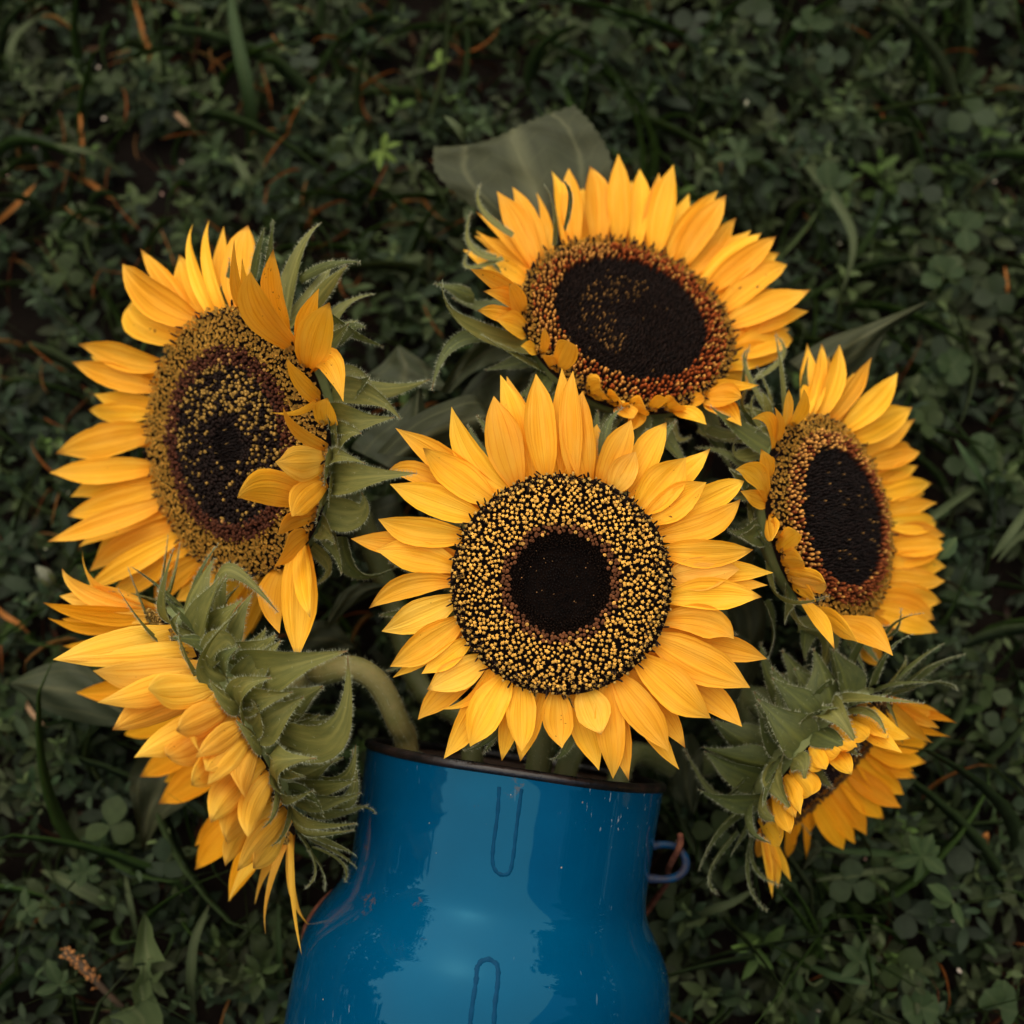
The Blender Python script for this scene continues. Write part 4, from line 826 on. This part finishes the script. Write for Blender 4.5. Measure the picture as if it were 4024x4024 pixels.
strip('grass_blade', 'bent pale grass blade standing right of the dandelion leaf', 'grass blade', [(765,3990),(752,3860),(765,3700),(822,3556)], (.01,.045,.055,.05), 40, G_PALE, G1)
strip('grass_blade', 'thin dark grass blade upright between left petals and the can', 'grass blade', [(1110,3960),(1100,3830),(1094,3700),(1093,3540)], (.005,.03,.04,.04), 26, G_MID, G1)
strip('grass_blade', 'green grass blade lying level beneath the drooping sunflower', 'grass blade', [(3600,3375),(3470,3352),(3330,3345),(3208,3330)], (.05,.055,.06,.06), 26, G_MID, G1)
strip('grass_blade', 'dull grass blade lying just below the level one under the drooping sunflower', 'grass blade', [(3530,3415),(3400,3430),(3300,3445),(3200,3460)], (.04,.045,.045,.04), 26, G_PALE, G1)
strip('grass_blade', 'grass blade slanting up to the right beside the can lug', 'grass blade', [(2690,3620),(2780,3580),(2880,3545),(2970,3490)], (.03,.05,.055,.05), 34, G_PALE, G1)
strip('grass_blade', 'flat pale grass blade in the lower right corner, upright among round clover', 'grass blade', [(3350,4000),(3375,3930),(3400,3860),(3420,3815)], (.02,.035,.04,.04), 40, G_PALE, G1)
strip('grass_blade', 'dark green blade lying left to right above the lower right clover', 'grass blade', [(3190,3800),(3260,3830),(3340,3850),(3420,3865)], (.03,.04,.045,.045), 28, G_DEEP, G1)
strip('grass_blade', 'small sickle-shaped curled blade near the bottom right of the can', 'grass blade', [(3235,3850),(3200,3872),(3170,3850),(3176,3808)], (.04,.045,.05,.05), 14, G_PALE, G1, rt=.6)
strip('grass_blade', 'broad dull blade lying aslant at the lower left below the hanging leaf', 'grass blade', [(470,3560),(380,3520),(280,3470),(160,3420)], (.03,.04,.04,.03), 60, G_PALE, G1)
strip('grass_blade', 'grey blade rising through the weeds left of the dandelion leaf tip', 'grass blade', [(540,3680),(525,3600),(505,3510),(490,3420)], (.02,.04,.045,.04), 26, G_PALE, G1)
G2 = 'dry straws among the weeds'
strip('dry_straw', 'long orange dry straw at the top edge left of the broad green blade', 'straw', [(600,360),(590,230),(555,100),(520,-30)], (.01,.03,.035,.03), 34, G_DRY, G2)
strip('dry_straw', 'orange dry straw slanting at the left edge above the left flower', 'straw', [(-40,900),(40,830),(90,780),(148,715)], (.02,.035,.04,.03), 34, G_DRY, G2)
strip('dry_straw', 'reddish dry straw standing upright in the upper left', 'straw', [(330,720),(325,600),(318,500),(312,400)], (.01,.045,.05,.045), 24, G_DRY, G2)
strip('dry_straw', 'short orange dry straw ending the flat pale blade, upper left', 'straw', [(335,700),(370,730),(410,760),(455,790)], (.02,.03,.03,.025), 30, G_DRY, G2)
strip('dry_straw', 'short tan dry straw in the upper left near the top middle', 'straw', [(690,445),(715,470),(740,495),(765,525)], (.03,.035,.035,.03), 30, G_TAN, G2)
strip('dry_straw', 'tan dry straw at the left edge below the lower left flower', 'straw', [(95,2750),(120,2795),(150,2830),(185,2860)], (.03,.04,.04,.035), 26, G_TAN, G2)
strip('dry_straw', 'brown dry straw at the left edge beside the white bud', 'straw', [(-20,2380),(20,2420),(70,2450),(115,2490)], (.03,.04,.04,.035), 30, G_DRY, G2)
strip('dry_straw', 'dry orange straw standing upright at the right edge near the top sunflower height', 'straw', [(3965,1230),(3960,1160),(3955,1100),(3948,1045)], (.01,.04,.045,.045), 24, G_DRY, G2)
strip('dry_straw', 'dry orange pointed leaf tip at the right edge by the drooping flower', 'straw', [(3875,3350),(3868,3320),(3872,3290),(3882,3270)], (.02,.035,.04,.04), 40, G_DRY, G2)
# dandelion leaf
def dandelion():
    L = [(566,3586),(545,3640),(535,3700),(520,3800),(556,3770),(548,3830),(535,3850),(518,3905),(530,3960),(420,3995),(480,4010),(505,4060)]
    R_ = [(570,3586),(598,3640),(605,3690),(652,3780),(600,3765),(588,3810),(606,3845),(585,3835),(600,3900),(612,3920),(640,3990),(640,4060)]
    n = 48; l = np.array([np.interp(np.linspace(0, 11, n), range(12), [p[i] for p in L]) for i in (0, 1)]).T; r = np.array([np.interp(np.linspace(0, 11, n), range(12), [p[i] for p in R_]) for i in (0, 1)]).T; V, UV = [], []
    for i in range(n):
        u = i / (n - 1); h = .074 - .03 * u * u
        for j in range(7):
            v = j / 6; p = l[i] * (1 - v) + r[i] * v; V.append(onz(*p, h + .004 * abs(2 * v - 1) + .0015 * sin(14 * u + 4 * v))); UV.append((.85 - .8 * u, v))
    o = mk('dandelion_leaf', V, grid_faces(n - 1, 6), gm('dandelion_green', (.06, .085, .032), (.075, .10, .038), (.11, .13, .055)), uv=UV); rebase(o)
    tag(o, 'toothed dandelion leaf standing up at the bottom left', 'leaf')
dandelion()
# dry seed head
def seed_head():
    C = spline(np.array([onz(x, y, h) for x, y, h in ((480, 3960, .03), (400, 3880, .04), (340, 3815, .046), (252, 3738, .05))]), 24)
    T = thing('dry_seed_head', 'rusty brown dry seed head lying left of the dandelion leaf', 'seed head', tuple(C[0] - V3(0, 0, .01)))
    V, F, N = tube(C, [.0016, .0016, .002, .0022], 24, 8); mk('stalk', V, F, plain('stalk_brown', (.05, .04, .025), .8, .2, (.08, .05, .03), 200), T)
    r = np.random.default_rng(4); parts = []
    for _ in range(150):
        u = .42 + .58 * r.random() ** .7; c = C[min(23, int(u * 23))] + r.normal(0, .0012, 3); d = nz(r.normal(0, 1, 3)) * .0013; e = nz(np.cross(d, r.normal(0, 1, 3))) * .0006; f = nz(np.cross(d, e)) * .0006
        parts.append((np.array([c - d, c + e, c + f, c - e, c - f, c + d]), [(0, 1, 2), (0, 2, 3), (0, 3, 4), (0, 4, 1), (5, 2, 1), (5, 3, 2), (5, 4, 3), (5, 1, 4)]))
    V, F = join(parts); o = mk('seeds', V, F, plain('rust_seed', (.28, .11, .03), .8, .2, (.42, .19, .06), 400), T, smooth=False); o['kind'] = 'stuff'
seed_head()
# white bud on its stalk
def bud():
    b = onz(178, 2262, .055); T = thing('white_bud', 'small closed white-green bud on a thin stalk left of the lower left flower', 'bud', tuple(onz(300, 2330, .0)))
    V, F = [], []; ax = nz(RT * -.5 + UP * .6 + V3(0, 0, .5)); e = nz(np.cross(ax, V3(0, 0, 1))); f = np.cross(ax, e)
    pr = [(-.0062, .0008), (-.005, .0026), (-.002, .0038), (.001, .0036), (.004, .0022), (.0068, .0005)]; k = 14
    for z, r in pr:
        for j in range(k): t = 2 * pi * j / k; V.append(b + ax * z + r * (1 + .08 * sin(5 * t)) * (cos(t) * e + sin(t) * f))
    F = [(i * k + j, i * k + (j + 1) % k, (i + 1) * k + (j + 1) % k, (i + 1) * k + j) for i in range(5) for j in range(k)] + [tuple(range(k))[::-1], tuple(range(5 * k, 6 * k))]
    mk('bud_head', V, F, plain('bud_pale', (.08, .09, .05), .6, .3, (.15, .16, .11), 350), T)
    V, F = [], []
    for q in range(6):
        t = q * pi / 3; d = cos(t) * e + sin(t) * f; tt = np.cross(ax, d); i = len(V)
        for z, r, w in ((-.0066, .0012, .0008), (-.004, .0036, .0018), (-.001, .0044, .0013), (.0022, .0043, .0001)): V += [b + ax * z + d * r - tt * w, b + ax * z + d * r + tt * w]
        F += [(i, i + 1, i + 3, i + 2), (i + 2, i + 3, i + 5, i + 4), (i + 4, i + 5, i + 7, i + 6)]
    mk('calyx', V, F, STEM_DARK, T)
    V, F, _ = tube([b - ax * .005, onz(235, 2310, .04), onz(300, 2330, .0)], .0011, 12, 6); mk('stalk', V, F, STEM_DARK, T)
bud()
# trifoliate sprigs and clovers that stand out
def sprig(name, label, cat, cx, cy, h, leaves, mat, group=None, tm=OBO):
    c = onz(cx, cy, h); T = thing(name, label, cat, (c[0], c[1], 0), group); tv, tf = tm
    for dx, dy, w in leaves:
        tip = onz(cx + dx, cy + dy, h + rnd.uniform(-.003, .004)); X = tip - c; L = np.linalg.norm(X); X = X / L; Y = nz(np.cross(V3(0, 0, 1) + rng.normal(0, .2, 3), X)); Z = np.cross(X, Y)
        ww = w * .138e-3 if tm is OBO else w * .138e-3 / .46
        V = c + tv[:, :1] * L * X + tv[:, 1:2] * ww * Y + tv[:, 2:3] * L * Z; uv = np.stack([tv[:, 0] * .85, tv[:, 1] + .5], -1)
        mk('leaflet', V, tf.tolist(), mat, T, uv=uv)
    V, F, _ = tube([c, c * .6 + V3(c[0], c[1], 0) * .4 + V3(.002, .001, 0), V3(c[0], c[1], 0)], .0007, 8, 5); mk('stalk', V, F, STEM_DARK, T)
CL = gm('clover_green', (.017, .033, .011), (.025, .043, .014), (.034, .052, .02)); BR = gm('bright_sprig', (.06, .105, .018), (.085, .135, .022), (.11, .16, .03))
G3 = 'clovers among the weeds'
sprig('clover', 'three-leaf clover above the arching pale blade right of the top sunflower', 'clover', 3262, 740, .055, [(-15,-110,96),(85,-55,80),(15,85,90)], CL, G3)
sprig('clover', 'three-leaf clover at the upper right corner with leaves folded upward', 'clover', 3185, 110, .055, [(-75,-20,80),(0,-90,95),(95,-20,60)], CL, G3)
sprig('clover', 'three-leaf clover at the right edge level with the top sunflower centre', 'clover', 3705, 1090, .055, [(-30,-90,90),(70,-60,100),(-85,25,90)], CL, G3)
sprig('clover', 'three-leaf clover with round leaves, right of the top flower beside the narrow leaf', 'clover', 3790, 900, .05, [(-60,-70,100),(60,-60,90),(15,90,100)], CL, G3)
sprig('clover', 'three-leaf clover with two round discs in the far lower right corner', 'clover', 3930, 3960, .05, [(-60,-70,110),(20,-110,90),(70,20,110)], CL, G3)
sprig('clover', 'three-leaf clover at the bottom edge right of the seed spike', 'clover', 3620, 3960, .05, [(-70,30,120),(70,20,120),(0,-80,70)], CL, G3)
sprig('clover', 'three-leaf clover at the right edge above the crossing blades', 'clover', 3860, 1790, .05, [(-70,20,100),(60,0,120),(0,-95,95)], CL, G3)
sprig('clover', 'three-leaf clover at the right edge below the top flower level, above the grass blades', 'clover', 3740, 1440, .05, [(50,-60,110),(-60,-20,95),(40,70,100)], CL, G3)
sprig('clover', 'three-leaf clover at the top edge above the top sunflower', 'clover', 2400, 95, .05, [(-80,20,80),(10,-80,95),(80,10,70)], CL, G3)
G4 = 'weed sprigs one can pick out'
E_ = lambda *a: a
sprig('weed_sprig', 'bright yellow-green sprig above the left part of the grey leaf', 'weed', 1500, 590, .055, [(-55,40,34),(20,-70,36),(80,-30,34),(-10,80,34),(60,50,30)], BR, G4, ELL)
sprig('weed_sprig', 'bright yellow leaf pair near the top edge in the middle', 'weed', 1720, 250, .055, [(10,-60,34),(50,-20,30),(-40,20,30)], BR, G4, ELL)
sprig('weed_sprig', 'dark three-leaf sprig lying over the petal tips of the right sunflower', 'weed', 3690, 2200, .095, [(-120,20,62),(70,-90,62),(-20,-60,30),(-60,40,40)], G_DEEP, G4, ELL)
sprig('weed_sprig', 'star of dark oval leaves below right of the drooping sunflower', 'weed', 3625, 3365, .06, [(-125,35,58),(95,70,62),(-50,-85,66),(40,-90,56),(-30,105,48),(70,-40,50)], G_MID, G4, ELL)
sprig('weed_sprig', 'leafy sprig with folded leaf right of the star-shaped weed, lower right', 'weed', 3745, 3545, .06, [(-100,-70,66),(40,105,40),(-90,0,52),(20,60,50)], G_MID, G4, ELL)
sprig('weed_sprig', 'pale star sprig near the lower right centre beside the rusty straw', 'weed', 3380, 3780, .05, [(-70,-70,50),(-75,60,50),(70,-10,50),(70,50,52),(-20,-110,40),(30,-90,40)], CL, G4, ELL)
sprig('weed_sprig', 'star of oval leaves at the lower left beside the hanging leaf', 'weed', 338, 3430, .05, [(-75,20,50),(-20,-70,46),(60,-20,42),(60,30,44),(-30,60,40),(-60,-40,40)], CL, G4, ELL)
sprig('weed_sprig', 'small oval-leaf sprig left of the blade in the lower left', 'weed', 105, 3575, .05, [(-40,45,40),(50,-30,56),(-10,-90,42),(60,20,46),(0,60,40)], CL, G4, ELL)
sprig('weed_sprig', 'two-leaf sprig at the bottom left below the rusty seed head', 'weed', 235, 3870, .05, [(-100,35,44),(70,30,44),(-50,-100,54),(30,-60,40)], CL, G4, ELL)
sprig('weed_sprig', 'pale pointed sprig right of the top sunflower tips', 'weed', 2900, 610, .06, [(-100,20,52),(105,0,50),(30,-70,46),(-40,-80,44),(20,85,44)], CL, G4, ELL)
